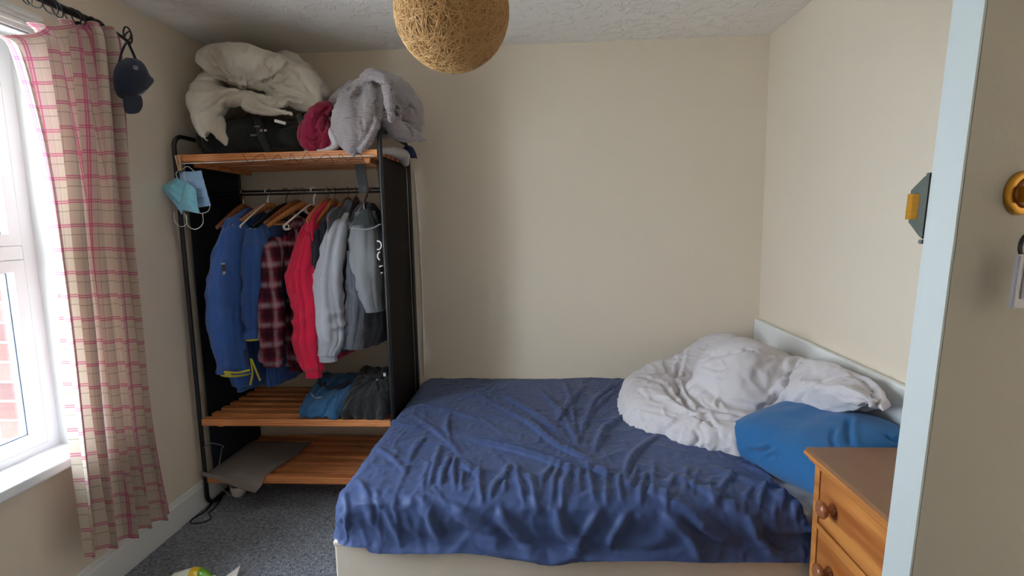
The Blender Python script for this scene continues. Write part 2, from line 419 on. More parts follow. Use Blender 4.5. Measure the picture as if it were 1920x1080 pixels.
# ------------------------------------------------------------------ room shell
XL, XR, YB, YF, ZC = -1.785, 1.217, 3.032, -.75, 2.4
WY0, WY1, WZ0, WZ1 = .68, 1.845, .60, 2.12      # window opening
bm = B(); box(bm, XL-.3, XR+1.2, YF-.1, YB+.1, -.1, 0); struct(obj('floor', bm, M_carpet))
bm = B(); box(bm, XL-.3, XR+1.2, YF-.1, YB+.1, ZC, ZC+.1); struct(obj('ceiling', bm, M_ceil))
bm = B(); box(bm, XL-.3, XR+.12, YB, YB+.1, 0, ZC); struct(obj('wall_back', bm, M_wall))
bm = B(); box(bm, XL-.3, XR+1.2, YF-.1, YF, 0, ZC); struct(obj('wall_front', bm, M_wall))
bm = B()
box(bm, XL-.27, XL, YF, WY0, 0, ZC); box(bm, XL-.27, XL, WY1, YB, 0, ZC)
box(bm, XL-.27, XL, WY0, WY1, 0, WZ0-.02); box(bm, XL-.27, XL, WY0, WY1, WZ1, ZC)
wl = struct(obj('wall_left', bm, M_wall))
bm = B()   # right wall with the doorway the photographer came in by
DY0, DY1, DZ = .12, .925, 2.0
box(bm, XR, XR+.12, DY1, YB, 0, ZC); box(bm, XR, XR+.12, YF, DY0, 0, ZC); box(bm, XR, XR+.12, DY0, DY1, DZ, ZC)
struct(obj('wall_right', bm, M_wall))
bm = B(); box(bm, XR+1.1, XR+1.2, YF, YB, 0, ZC); struct(obj('wall_hall', bm, M_wall))
bm = B()
for y0, y1 in ((DY0-.06, DY0), (DY1+.005, DY1+.06)): box(bm, XR-.012, XR, y0, y1, 0, DZ+.06, .004)
box(bm, XR-.012, XR, DY0, DY1, DZ, DZ+.06, .004)
struct(obj('trim_2', bm, M_white))
def skirting(name, p0, p1, nrm):
    prof = [(0, 0), (.02, 0), (.02, .115), (.017, .122), (.013, .126), (.012, .136), (.006, .142), (0, .142)]
    bm = B(); d = Vector(p1)-Vector(p0); n = Vector(nrm)
    extr(bm, [Vector(p0)+n*a+Vector((0, 0, z)) for a, z in prof], d); return struct(obj(name, bm, M_white))
skirting('baseboard_left', (XL, YF, 0), (XL, YB, 0), (1, 0, 0))
skirting('baseboard_back', (XL, YB, 0), (XR, YB, 0), (0, -1, 0))
skirting('baseboard_right', (XR, DY1+.06, 0), (XR, YB, 0), (-1, 0, 0))

# ------------------------------------------------------------------ window
bm = B(); box(bm, XL-.16, XL-.10, WY0, WY1, WZ0, WZ1)  # outer frame as four bars
bm.free(); bm = B()
fx0, fx1 = XL-.155, XL-.085
def rframe(bm, x0, x1, y0, y1, z0, z1, w, bev=.005):
    lo = [[bm.verts.new((x, y, z)) for y, z in ((y0+i, z0+i), (y1-i, z0+i), (y1-i, z1-i), (y0+i, z1-i))] for x in (x0, x1) for i in (0, w)]
    o0, i0, o1, i1 = lo; fs = []
    for k in range(4):
        j = (k+1) % 4
        for a, b in ((o0, i0), (i0, i1), (i1, o1), (o1, o0)): fs.append(bm.faces.new((a[k], a[j], b[j], b[k])))
    if bev: bmesh.ops.bevel(bm, geom=[e for e in {e for f in fs for e in f.edges} if e.calc_face_angle(0) > .3], offset=bev, segments=2, affect='EDGES')
rframe(bm, fx0, fx1, WY0, WY1, WZ0, WZ1, .05)
box(bm, fx0+.001, fx1-.001, WY0+.048, WY1-.048, 1.335, 1.385, .004)
box(bm, fx0+.002, fx1-.002, 1.02, 1.07, WZ0+.048, WZ1-.048, .004)
win = struct(obj('window_1', bm, M_upvc))
for (y0, y1) in ((WY0+.05, 1.02), (1.07, WY1-.05)):
    for (z0, z1) in ((WZ0+.05, 1.335), (1.385, WZ1-.05)):
        bm = B(); w = .042; e = .012
        rframe(bm, fx0+.012, fx1-.012+e, y0+.001, y1-.001, z0+.001, z1-.001, w, .007)
        fr = obj('window_frame', bm, M_upvc, win)
        mg, nt, b = nodes('window_glass') if 'window_glass' not in bpy.data.materials else (bpy.data.materials['window_glass'], None, None)
        if nt:
            tr = N(nt, 'ShaderNodeBsdfTransparent'); gl = N(nt, 'ShaderNodeBsdfGlossy', Roughness=.02); fz = N(nt, 'ShaderNodeFresnel', IOR=1.45)
            ms = N(nt, 'ShaderNodeMixShader'); ge = N(nt, 'ShaderNodeNewGeometry'); iv = N(nt, 'ShaderNodeMath', operation='SUBTRACT'); iv.inputs[0].default_value = 1; nt.links.new(ge.outputs['Backfacing'], iv.inputs[1]); mu = N(nt, 'ShaderNodeMath', operation='MULTIPLY'); nt.links.new(iv.outputs[0], mu.inputs[0]); nt.links.new(fz.outputs[0], mu.inputs[1]); nt.links.new(mu.outputs[0], ms.inputs[0]); nt.links.new(tr.outputs[0], ms.inputs[1]); nt.links.new(gl.outputs[0], ms.inputs[2])
            nt.links.new(ms.outputs[0], nt.nodes['Material Output'].inputs[0])
        bm = B(); box(bm, fx0+.03, fx0+.036, y0+w-.006, y1-w+.006, z0+w-.006, z1-w+.006); obj('pane', bm, mg, win)
        bm = B(); g = .006
        rframe(bm, fx0+.037, fx1-.03, y0+w-.001, y1-w+.001, z0+w-.001, z1-w+.001, g, 0)
        obj('gasket', bm, mat('gasket_rubber', S(70, 86, 104), .6) if 'gasket_rubber' not in bpy.data.materials else bpy.data.materials['gasket_rubber'], win)
bm = B(); box(bm, XL-.09, XL+.065, WY0-.06, 1.93, WZ0-.018, WZ0+.022, .01, 3); obj('window_sill', bm, M_upvc, win)
bm = B(); box(bm, XL-.085, XL-.001, WY1-.004, WY1+.004, WZ0, WZ1); box(bm, XL-.085, XL-.001, WY0-.004, WY0+.004, WZ0, WZ1); box(bm, XL-.085, XL-.001, WY0, WY1, WZ1-.004, WZ1+.002)
struct(obj('trim_3', bm, M_white))
bm = B()
for i, (a, b_) in enumerate(((.012, .0), (.02, .018), (.014, .036), (.024, .054))):
    box(bm, XL-.002, XL+a, WY0-.08, WY1+.03, WZ1+b_, WZ1+b_+.014, .003)
box(bm, XL-.002, XL+.01, WY0-.08, WY1+.03, WZ1, WZ1+.075)
struct(obj('trim_1', bm, M_white))

# outer brick leaf beside the glass
M_mortar = mat('mortar', S(132, 126, 120), .95, .4, 120)
M_brick = [mat('brick_%s' % k, S(*c), .9, .5, 90, .12, 25) for k, c in (('red', (84, 46, 42)), ('brown', (70, 44, 42)), ('pink', (96, 58, 52)))]
bm = B(); box(bm, XL-.272, XL-.160, 1.800, 1.86, WZ0-.1, WZ1+.05)
ow = struct(obj('wall_outer', bm, M_mortar))
for i in range(21):
    z = WZ0-.09+.075*i; k = .004*math.sin(i*2.3)
    bmb = B(); box(bmb, XL-.2745, XL-.158+k, 1.795, 1.87, z, z+.064, .003, 1); obj('brick', bmb, M_brick[i % 3], ow)
M_bounce_ground = mat('pale_bounce_ground', S(226, 222, 214), .95, .6, 60, .2, 3)  # ground colour made near-white to bounce extra daylight up onto the ceiling
bm = B(); box(bm, -30, XL-.42, -20, 30, -3.2, -3.0); struct(obj('ground', bm, M_bounce_ground))
t = thing('garden_shed', 'pale shed with grey base glimpsed through the lower window pane', 'shed', (-6.4, 5.3, -3))
bm = B(); box(bm, -7.4, -5.6, 4.6, 6.6, -3.0, -1.9, .02); obj('wall', bm, mat('shed_grey', S(150, 160, 160), .8), t)
bm = B(); box(bm, -7.5, -5.5, 4.5, 6.7, -1.9, .0, .02); obj('upper_wall', bm, mat('shed_white', S(235, 235, 232), .6), t)
bm = B(); extr(bm, [(-7.6, 4.4, 0), (-5.4, 4.4, 0), (-6.5, 4.4, .5)], (0, 2.4, 0)); obj('roof', bm, mat('shed_roof', S(190, 180, 90), .8), t)

# ------------------------------------------------------------------ door, seen on its hall side, hinged on the right wall
dp = np.array([.519, .70]); ang = math.radians(15); dl = .75; th = .041
dd = np.array([math.cos(ang), math.sin(ang)]); dn = np.array([-math.sin(ang), math.cos(ang)])   # along the leaf, through its thickness
def dpt(a, b, z): q = dp + dd*a + dn*b; return Vector((q[0]+(z-1.43)*.046, q[1], z))
def dbox(bm, a0, a1, b0, b1, z0, z1, bev=0):
    vs = [bm.verts.new(dpt(a, b, z)) for a in (a0, a1) for b in (b0, b1) for z in (z0, z1)]
    fs = [bm.faces.new([vs[i] for i in q]) for q in ((0, 1, 3, 2), (4, 6, 7, 5), (0, 4, 5, 1), (2, 3, 7, 6), (0, 2, 6, 4), (1, 5, 7, 3))]
    if bev: bmesh.ops.bevel(bm, geom=list({e for f in fs for e in f.edges}), offset=bev, segments=2, affect='EDGES')
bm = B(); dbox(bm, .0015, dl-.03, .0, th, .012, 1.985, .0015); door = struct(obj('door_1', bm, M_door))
bm = B(); dbox(bm, -.001, .004, .0008, th-.0008, .013, 1.984); obj('door_edge', bm, M_dooredge, door)
zc = 1.447; cyl = dpt(.068, 0, zc)
def dlathe(bm, prof, a, z, sign=-1, b0=0, n=28):
    rings = []
    for r, h in prof:
        rings.append([bm.verts.new(dpt(a+r*math.cos(2*math.pi*k/n), b0+sign*h, z+r*math.sin(2*math.pi*k/n))) for k in range(n)])
    for A, Bb in zip(rings, rings[1:]):
        for k in range(n): bm.faces.new((A[k], A[(k+1) % n], Bb[(k+1) % n], Bb[k]))
    bm.faces.new(rings[0]); bm.faces.new(rings[-1])
bm = B(); dlathe(bm, [(.028, -.001), (.028, .003), (.025, .006), (.0195, .007), (.0185, .004), (.0, .004)], .094, zc+.012); obj('lock_ring', bm, M_brass, door, True)
bm = B(); dlathe(bm, [(.017, .003), (.017, .0065), (.012, .008), (0, .008)], .094, zc+.012); obj('lock_cylinder', bm, mat('aged_brass', S(120, 84, 54), .35, metal=1), door, True)
# rim latch on the room side of the leaf
M_olive = mat('olive_grey_metal', S(58, 66, 56), .6, .05, 80)
bm = B(); zl = zc-.002
prof = [(-.043, 0), (-.040, .004), (-.037, .007), (-.024, .019), (-.021, .022), (.022, .024), (.027, .019), (.039, .007), (.043, 0)]
a = [dpt(-.003, th+b_, zl+z) for z, b_ in prof]; c = [dpt(.085, th+b_, zl+z) for z, b_ in prof]
va = [bm.verts.new(p) for p in a]; vc = [bm.verts.new(p) for p in c]; bm.faces.new(va); bm.faces.new(vc[::-1])
for i in range(len(va)): j = (i+1) % len(va); bm.faces.new((va[i], va[j], vc[j], vc[i]))
obj('latch_case', bm, M_olive, door)
bm = B(); vs = [dpt(a_, b_, z) for z in (zl-.017, zl+.017) for a_, b_ in ((.01, th+.004), (-.010, th+.014), (-.014, th+.018), (.01, th+.0205))]
v = [bm.verts.new(p) for p in vs]
bm.faces.new(v[:4]); bm.faces.new(v[4:][::-1])
for i in range(4): bm.faces.new((v[i], v[(i+1) % 4], v[4+(i+1) % 4], v[4+i]))
obj('latch_bolt', bm, mat('yellow_brass', S(226, 170, 62), .35, .3, 60, .12, 40, metal=.35, stretch=(1, 1, 6)), door)
bm = B()
for z in (.038, -.050): dbox(bm, -.0025, .006, th-.001, th+.006, zl+z, zl+z+.006, .001)
obj('screw', bm, M_black, door)
# keys in the lock
ka = .083; kz = zc-.014
K = thing('key_ring', 'bunch with a clear plastic fob hanging from the door lock', 'keys', tuple(dpt(ka, -.012, kz-.03)))
bm = B(); dbox(bm, ka-.002, ka+.002, -.030, -.004, kz+.014, kz+.034, .001); obj('key', bm, M_brass, K)
bm = B(); rg_ = [dpt(ka+.013*math.sin(t_), -.027, kz-.004+.021*math.cos(t_)) for t_ in np.linspace(0, 2*math.pi, 24, endpoint=False)]; tube(bm, rg_, .0013, 6, True); obj('split_ring', bm, M_chrome, K, True)
bm = B(); rg_ = [dpt(ka+.014*math.sin(t_), -.026, kz-.040+.016*math.cos(t_)) for t_ in np.linspace(0, 2*math.pi, 24, endpoint=False)]; tube(bm, rg_, .0026, 6, True); obj('fob_loop', bm, M_black, K, True)
mclr = mat('pale_clear_plastic', S(214, 214, 226), .15, 0, 1, .01, 3); mclr.node_tree.nodes['Principled BSDF'].inputs['Transmission Weight'].default_value = .45
bm = B(); dbox(bm, ka-.019, ka+.017, -.031, -.024, kz-.118, kz-.050, .002); fob = obj('fob', bm, mclr, K)
bm = B(); dbox(bm, ka-.011, ka+.015, -.0325, -.031, kz-.106, kz-.058, .0005); obj('fob_insert', bm, mat('grey_paper', S(140, 140, 146), .6), fob)

# ------------------------------------------------------------------ bed
BX0, BX1, BY0, BY1, BZ0, BZ1 = -.727, 1.185, 1.646, 3.02, .365, .515
bed = thing('divan_bed', 'double divan bed with cream base and white headboard in the right corner', 'bed', (.23, 2.33, 0))
bm = B(); box(bm, BX0, BX1, BY0, BY1, .02, BZ0-.004, .008, 3); obj('base', bm, M_divan, bed)
bm = B(); box(bm, BX0-.003, BX1, BY0-.003, BY1, BZ0-.018, BZ0, .006, 3); obj('base_rim', bm, mat('cream_piping', S(226, 218, 206), .5), bed)
bm = B(); box(bm, BX0+.012, BX1, BY0+.012, BY1, BZ0+.004, BZ1-.006, .045, 5); obj('mattress', bm, M_mattress, bed, True)
bm = B(); box(bm, BX1+.002, BX1+.03, BY0+.01, YB-.004, .1, .868, .01, 4); obj('headboard', bm, M_white, bed)
for x in (BX0+.08, .2, BX1-.08):
    for y in (BY0+.08, BY1-.08):
        bm = B(); lathe(bm, [(.02, 0), (.022, .005), (.018, .022)], (x, y, 0)); obj('leg', bm, M_black, bed, True)

def sheet():
    r = .07; side = .165
    s = np.arange(BX0-side-.02, BX1+.0005, .0122); t = np.arange(BY0-side-.02, BY1, .0122)
    Sg, Tg = np.meshgrid(s, t, indexing='ij')
    cx = np.maximum(BX0+r-Sg, 0); cyy = np.maximum(BY0+r-Tg, 0); d = np.hypot(cx, cyy); dmax = r*np.pi/2 + (BZ1-BZ0) - r
    p3 = np.stack([Sg*1.3, Tg*1.3, 0*Sg], -1).reshape(-1, 3)
    hem = .012 + .022*np.exp(-((Sg-.15)/.55)**2) + .012*vn(p3*3, 4).reshape(Sg.shape)
    dm = dmax + np.where(Sg < BX0+.12, .004, hem)
    k = np.where(d > dm, dm/np.maximum(d, 1e-6), 1.0); cx, cyy, d = cx*k, cyy*k, np.minimum(d, dm)
    dx = np.where(d > 0, cx/np.maximum(d, 1e-6), 0); dy = np.where(d > 0, cyy/np.maximum(d, 1e-6), 0)
    a = np.minimum(d/r, np.pi/2); hor = r*np.sin(a); ver = r*(1-np.cos(a)) + np.maximum(d-r*np.pi/2, 0)
    flare = .016*np.clip((ver-.05)/.1, 0, 1.3)
    X = np.where(cx > 0, BX0+r, Sg) - dx*(hor+flare); Y = np.where(cyy > 0, BY0+r, Tg) - dy*(hor+flare); Z = BZ1 - ver
    P = np.stack([X, Y, Z], -1); n = gridnormals(P); n[..., :] *= np.sign(n[..., 2:3]+1e-3)*0+1
    # outward normal built from the rounding itself
    n = np.stack([-dx*np.sin(a), -dy*np.sin(a), np.cos(a)], -1)
    def st(px, py):
        q = pix(px, py, 2, BZ1)
        if q[1] < BY0+.02:
            q2 = pix(px, py, 1, BY0); return (q2[0], BY0 + r - (r*np.pi/2) - max(0, (BZ1-r)-q2[2]) if q2[2] < BZ1-r else BY0+.01)
        return (q[0], q[1])
    D = np.zeros_like(Sg)
    ex = np.clip(Sg, BX0-side, None)
    seen = []
    def crease(pts, h, w, asym=.5):
        nonlocal D
        seen.append((pts, -min(h*.42, .0062), w*.55))
        Q = np.array(cat([st(*p) for p in pts], 6)) if len(pts) > 2 else np.array([st(*p) for p in pts])
        x0, x1 = Q[:, 0].min()-w*4, Q[:, 0].max()+w*4; y0, y1 = Q[:, 1].min()-w*4, Q[:, 1].max()+w*4
        i0, i1 = np.searchsorted(s, [x0, x1]); j0, j1 = np.searchsorted(t, [y0, y1])
        if i1-i0 < 2 or j1-j0 < 2: return
        sx, tx = Sg[i0:i1, j0:j1], Tg[i0:i1, j0:j1]
        best = np.full(sx.shape, 9.); sg = np.zeros(sx.shape); al = np.zeros(sx.shape); L = len(Q)-1
        for i in range(L):
            ax, ay = Q[i]; bx, by = Q[i+1]; vx, vy = bx-ax, by-ay; ll = vx*vx+vy*vy+1e-12
            tt = np.clip(((sx-ax)*vx+(tx-ay)*vy)/ll, 0, 1); ddx, ddy = sx-ax-tt*vx, tx-ay-tt*vy
            dd_ = np.hypot(ddx, ddy); m_ = dd_ < best; best = np.where(m_, dd_, best)
            sg = np.where(m_, np.sign(vx*ddy-vy*ddx), sg); al = np.where(m_, (i+tt)/L, al)
        tap = np.clip(np.sin(np.pi*np.clip(al, .02, .98))*1.6, 0, 1)
        ww = w*(.6+.4*tap)
        prof = np.exp(-(best/ww)**2) - asym*np.exp(-((best-1.7*w)/(w*.8))**2)*(sg > 0)
        D[i0:i1, j0:j1] += h*tap*prof
    R = random.Random(3)
    for c_ in ([(880, 735), (985, 790), (1040, 832), (1100, 862), (1150, 888)], [(860, 820), (930, 838), (1000, 856), (1060, 878), (1120, 902)],
               [(1085, 866), (1120, 884), (1160, 893)], [(940, 742), (1000, 775), (1060, 820)]):
        crease(c_, .017, .017)
    for c_ in ([(1150, 735), (1105, 780), (1078, 838)], [(1195, 765), (1135, 805), (1112, 855)], [(1240, 812), (1190, 850), (1172, 890), (1178, 935)],
               [(1010, 730), (1052, 775), (1088, 838)], [(1100, 722), (1065, 760), (1040, 800)], [(1160, 720), (1120, 745), (1095, 790)], [(1060, 720), (1072, 760), (1080, 820)]):
        crease(c_, .013, .015)
    for c_ in ([(770, 775), (830, 820), (872, 866)], [(720, 772), (760, 800), (800, 806)], [(845, 770), (838, 800), (848, 835)], [(800, 815), (775, 850), (752, 905)],
               [(828, 830), (815, 870), (800, 925)], [(690, 835), (730, 855), (765, 890)], [(660, 880), (690, 930), (700, 990)], [(850, 860), (880, 880), (868, 905)],
               [(760, 745), (720, 790), (700, 850)], [(900, 900), (880, 880), (840, 875)], [(930, 880), (985, 895), (1010, 930)], [(640, 900), (650, 950), (645, 1000)],
               [(710, 915), (740, 960), (750, 1010)], [(670, 900), (720, 960), (745, 1000)], [(780, 760), (850, 775), (900, 790)]):
        crease(c_, .009, .012)
    for i in range(30):      # the gathered band along the near edge
        x = 800+i*24+R.uniform(-8, 8); y = 893+.075*(x-800)*.7+R.uniform(-12, 14)
        sl = R.uniform(-26, 10); crease([(x-sl, y-R.uniform(18, 40)), (x, y), (x+sl*.6+6, y+R.uniform(18, 46))], R.uniform(.007, .013), R.uniform(.008, .013), .8)
    for c_ in ([(1180, 905), (1290, 955), (1380, 1015)], [(1250, 885), (1380, 945), (1500, 990)], [(1320, 872), (1430, 915), (1505, 950)], [(1390, 870), (1450, 895), (1500, 925)],
               [(930, 950), (960, 985), (1010, 1035)], [(1130, 950), (1100, 990), (1075, 1030)], [(840, 940), (900, 980), (960, 1015)], [(1040, 950), (1060, 990), (1110, 1030)],
               [(760, 930), (800, 970), (830, 1015)], [(1240, 960), (1290, 1000), (1310, 1040)], [(1180, 960), (1150, 1000), (1140, 1030)], [(1400, 960), (1420, 1000), (1460, 1040)],
               [(960, 1020), (1100, 1035), (1250, 1042)], [(880, 1000), (980, 1030), (1080, 1042)]):
        crease(c_, .015, .019)
    for i in range(60):
        x = R.uniform(680, 1460); y = R.uniform(740, 1010); an = R.uniform(-.5, 1.2); l = R.uniform(14, 40)
        crease([(x-l*math.cos(an), y-l*math.sin(an)), (x, y+R.uniform(-3, 3)), (x+l*math.cos(an), y+l*math.sin(an))], R.uniform(.003, .006), R.uniform(.006, .01), .6)
    q = np.stack([Sg, Tg, 0*Sg], -1).reshape(-1, 3)
    rot = np.stack([(q[:, 0]*.82+q[:, 1]*.57)*5, (q[:, 1]*.82-q[:, 0]*.57)*14, q[:, 2]], 1)
    w1 = ridge(warp(rot, .7, .6, 3), 5).reshape(Sg.shape); w2 = ridge(warp(q*np.array([26, 13, 1]), .8, .5, 9), 8).reshape(Sg.shape)
    D = D*CS + .003*w1 + .0015*w2 + .006*vn(q*4, 21).reshape(Sg.shape)
    lim = np.clip((d-.02)/.05, 0, 1)
    D = np.maximum(D, -.001) + .007
    P = P + n*D[..., None]
    P[..., 1] = np.minimum(P[..., 1], YB-.006)
    # the corner under the pillow has come untucked: the cloth stops along a curved line
    ed0, ed1 = st(1400, 852), st(1512, 962)
    mid = (Sg[:-1, :-1]+Sg[1:, 1:])/2, (Tg[:-1, :-1]+Tg[1:, 1:])/2
    keep = ~((mid[0] > np.interp(mid[1], [BY0-.2, BY0-.06, BY0-.01, BY0+.05, BY0+.14, BY0+.26, BY0+.42], [1.1, .92, .838, .806, .79, .78, .76])) & (mid[1] < BY0+.42))
    und = np.hypot(np.maximum(BX0+r-Sg, 0), np.maximum(BY0+r-Tg, 0)) < dm
    keep &= und[:-1, :-1] | und[1:, 1:] | und[1:, :-1] | und[:-1, 1:]
    me = gridmesh('fitted_sheet', P, keep=keep)
    o = link('fitted_sheet', me, M_sheet, None, True)
    g = o.vertex_groups.new(name='pin'); idx = np.arange(Sg.size).reshape(Sg.shape)
    pinned = (d >= dm-.004) | (Sg > BX1-.02) | (Tg > BY1-.02)
    g.add([int(i) for i in idx[pinned]], 1.0, 'REPLACE')
    bmc = B(); box(bmc, BX0+.001, BX1, BY0+.001, BY1, BZ0-.1, BZ1, .066, 6); mc = bpy.data.meshes.new('c'); bmc.to_mesh(mc); bmc.free()
    relax(o, core_me=mc, pin='pin', **SHEET); creases(o, seen); return o
SHEET = dict(grow=.03, frames=12, bend=.02, stiff=25, mass=.15, post=crinkle(.0052, 15, 14, .25, (1, .7, 1))); CS = 1.2
sh = tag(sheet(), 'rumpled navy blue sheet stretched over the mattress', 'sheet')

def pillow(name, c, L, W, Hh, rz, tilt, m, seed, label):
    nu = 56; u = np.sin(np.linspace(-1, 1, nu)*np.pi/2*.93)/math.sin(np.pi/2*.93); U, V = np.meshgrid(u, u, indexing='ij'); out = []
    for sgn in (1, -1):
        fall = (1-np.abs(U)**3.2)**.55*(1-np.abs(V)**3.2)**.55
        pin = 1-.07*(1-np.abs(V))**1*0
        X = U*L/2*(1-.10*(1-V**2)*np.abs(U)**6); Y = V*W/2*(1-.10*(1-U**2)*np.abs(V)**6); Z = sgn*fall*Hh/2
        q = np.stack([X, Y, Z+seed], -1).reshape(-1, 3)
        Z = Z + fall*(.006*vn(q*14, seed)-.010*np.clip(ridge(warp(q*np.array([6, 9, 6]), .8, .8, seed), seed)-.4, 0, 1)).reshape(Z.shape)
        out.append(np.stack([X, Y, Z], -1))
    bm = B()
    for P in out:
        me = gridmesh('t', P); bm.from_mesh(me); bpy.data.meshes.remove(me)
    bmesh.ops.remove_doubles(bm, verts=bm.verts[:], dist=.0008)
    bm.transform(Matrix.Translation(Vector(c)) @ Matrix.Rotation(rz, 4, 'Z') @ Matrix.Rotation(tilt[0], 4, 'X') @ Matrix.Rotation(tilt[1], 4, 'Y'))
    o = obj(name, bm, m, None, True)
    if seed == 3:
        relax(o, grow=.05, frames=7, bend=.03, inset=.008, grav=.3, post=crinkle(.0025, 9, 5, .1))
        creases(o, [([(1592, 780), (1590, 810), (1594, 838)], .012, .010), ([(1566, 800), (1560, 822), (1566, 840)], .008, .008), ([(1400, 845), (1425, 848), (1450, 838)], .014, .009), ([(1430, 862), (1450, 852), (1462, 858)], .010, .008), ([(1660, 815), (1675, 825), (1688, 828)], .010, .009)])
    return tag(o, label, 'pillow')
pillow('pillow', (.970, 1.885, .632), .43, .60, .20, .25, (-.10, -.22), M_pillow, 3, 'plump blue pillow nearest the pine drawers, half under the grey duvet')
pillow('pillow', (1.0, 2.70, .64), .34, .60, .15, 0, (0, -.35), M_pillow, 8, 'second blue pillow, only a corner showing behind the grey duvet')

def foldfn(amp, fr, seed, fine=.003, finef=24, cut=.45):
    def f(co, no):
        w = warp(co*fr, .55, .8, seed); r1 = np.clip(ridge(w, seed)-cut, 0, 1)/(1-cut)
        w2 = warp(co*finef*np.array([1, 1, .8]), .8, .5, seed+4)
        mask = .4+.6*np.clip(vn(co*5, seed+9)+.4, 0, 1)
        return -amp*r1**2 + amp*.5*vn(co*fr*.8, seed+2) - fine*mask*np.clip(ridge(w2, seed+6), -.2, 1)
    return f
A = lambda *p: tuple(at(*p))
duv = blob('duvet', [
    ('c', [A(1350, 672, 2.88), A(1240, 702, 2.78), A(1192, 735, 2.62), A(1214, 778, 2.36), A(1300, 815, 2.16), A(1380, 820, 2.06)], [.08, .085, .085, .09, .09, .065]),
    ('e', A(1398, 722, 2.40), (.20, .23, .20), .3),
    ('c', [A(1335, 738, 2.42), A(1352, 780, 2.27), A(1400, 790, 2.18)], [.095, .095, .06]),
    ('c', [A(1440, 700, 2.55), A(1445, 735, 2.36), A(1425, 775, 2.22)], [.09, .085, .05]),
    ('c', [A(1290, 690, 2.8), A(1350, 662, 2.85), A(1400, 675, 2.8)], [.10, .12, .10]),
    ('c', [A(1525, 700, 2.55), A(1492, 735, 2.38), A(1455, 775, 2.18), A(1425, 808, 2.06)], [.075, .07, .055, .03]),
    ('c', [PX(1450, 690, 1.09), PX(1495, 700, 1.10), PX(1540, 706, 1.10), PX(1590, 722, 1.10), PX(1630, 740, 1.11), PX(1664, 762, 1.12)], [.08, .075, .068, .055, .038, .010]),
    ('c', [PX(1470, 740, 1.00), PX(1520, 738, 1.02), PX(1570, 736, 1.03), PX(1615, 745, 1.05), PX(1645, 758, 1.07)], [.07, .06, .045, .03, .012]),
    ('c', [A(1395, 672, 2.88), A(1450, 685, 2.60), PX(1480, 700, 1.05)], [.09, .09, .07]),
    ('e', (.78, 2.45, .56), (.33, .42, .10), .2), ('e', (1.00, 2.45, .64), (.13, .36, .07)),
], M_duvet, None, .0125, 1, foldfn(.014, 7, 4, 0, 19))
relax(duv, grow=.12, frames=13, bend=.02, inset=.012, grav=.5, post=crinkle(.0060, 8, 44, .25)); clampv(duv, BX1+.006, YB+.002, BZ1-.004)
creases(duv, [([(1286, 652), (1270, 700), (1273, 738), (1298, 764), (1326, 770)], .028, .011), ([(1205, 706), (1240, 718), (1262, 745), (1300, 770)], .018, .010),
    ([(1178, 690), (1188, 680), (1210, 676)], .02, .008), ([(1498, 668), (1482, 700), (1455, 745), (1428, 768), (1412, 800)], .032, .012),
    ([(1248, 808), (1275, 786), (1312, 768)], .011, .008), ([(1322, 772), (1336, 796), (1350, 800)], .012, .009), ([(1312, 742), (1320, 758), (1332, 766)], -.008, .007),
    ([(1350, 742), (1340, 756), (1344, 768)], -.008, .007), ([(1500, 752), (1520, 724), (1560, 712), (1600, 700)], .014, .010), ([(1598, 700), (1625, 716), (1645, 742)], .014, .010),
    ([(1385, 806), (1400, 788), (1432, 780)], .014, .008), ([(1430, 790), (1436, 812), (1428, 826)], .012, .008), ([(1230, 740), (1262, 748), (1300, 776)], -.008, .008),
    ([(1190, 770), (1230, 780), (1280, 790)], -.007, .009), ([(1300, 800), (1310, 825), (1302, 838)], .008, .008), ([(1345, 805), (1350, 825), (1370, 836)], .008, .008),
    ([(1310, 690), (1350, 700), (1370, 690)], -.005, .008), ([(1360, 665), (1400, 655), (1430, 662)], .012, .010), ([(1440, 745), (1470, 712), (1500, 690)], -.008, .009),
    ([(1480, 758), (1510, 735), (1550, 724)], -.008, .009)])
tag(duv, 'light grey duvet heaped in folds at the head of the bed', 'duvet')

# ------------------------------------------------------------------ chest of drawers
ch = thing('chest_of_drawers', 'honey pine chest with round turned knobs beside the bed', 'chest of drawers', (1.0, 1.32, 0))
cx0, cx1, c0, c1 = .830, 1.205, 1.00, 1.605
bm = B(); box(bm, .806, 1.212, .98, 1.622, .708, .724, .005, 3); obj('top', bm, M_pine_top, ch)
bm = B(); box(bm, .802, 1.212, .976, 1.626, .700, .713, .006, 3); box(bm, .812, 1.20, .985, 1.615, .686, .702, .007, 3); obj('top_moulding', bm, M_pine, ch)
bm = B(); box(bm, cx0+.016, cx1, c1-.018, c1, .06, .69); obj('side_panel', bm, M_pine, ch)
bm = B(); box(bm, cx0+.016, cx1, c0, c0+.018, .06, .69); obj('side_panel', bm, M_pine, ch)
bm = B(); box(bm, cx1-.01, cx1, c0, c1, .06, .69); box(bm, cx0+.02, cx1, c0+.02, c1-.02, .06, .08); obj('back_panel', bm, M_pine, ch)
bm = B()
for y0, y1 in ((c1-.028, c1), (c0, c0+.028)): box(bm, cx0, cx0+.02, y0, y1, .05, .69, .002)
rails = [.686, .498, .292, .086]
for z in rails: box(bm, cx0, cx0+.02, c0+.028, c1-.028, z-.016, z+.002, .0015)
obj('front_frame', bm, M_pine, ch)
bm = B(); box(bm, cx0-.008, cx1, c0-.008, c1+.008, 0, .06, .006, 3); obj('plinth', bm, M_pine, ch)
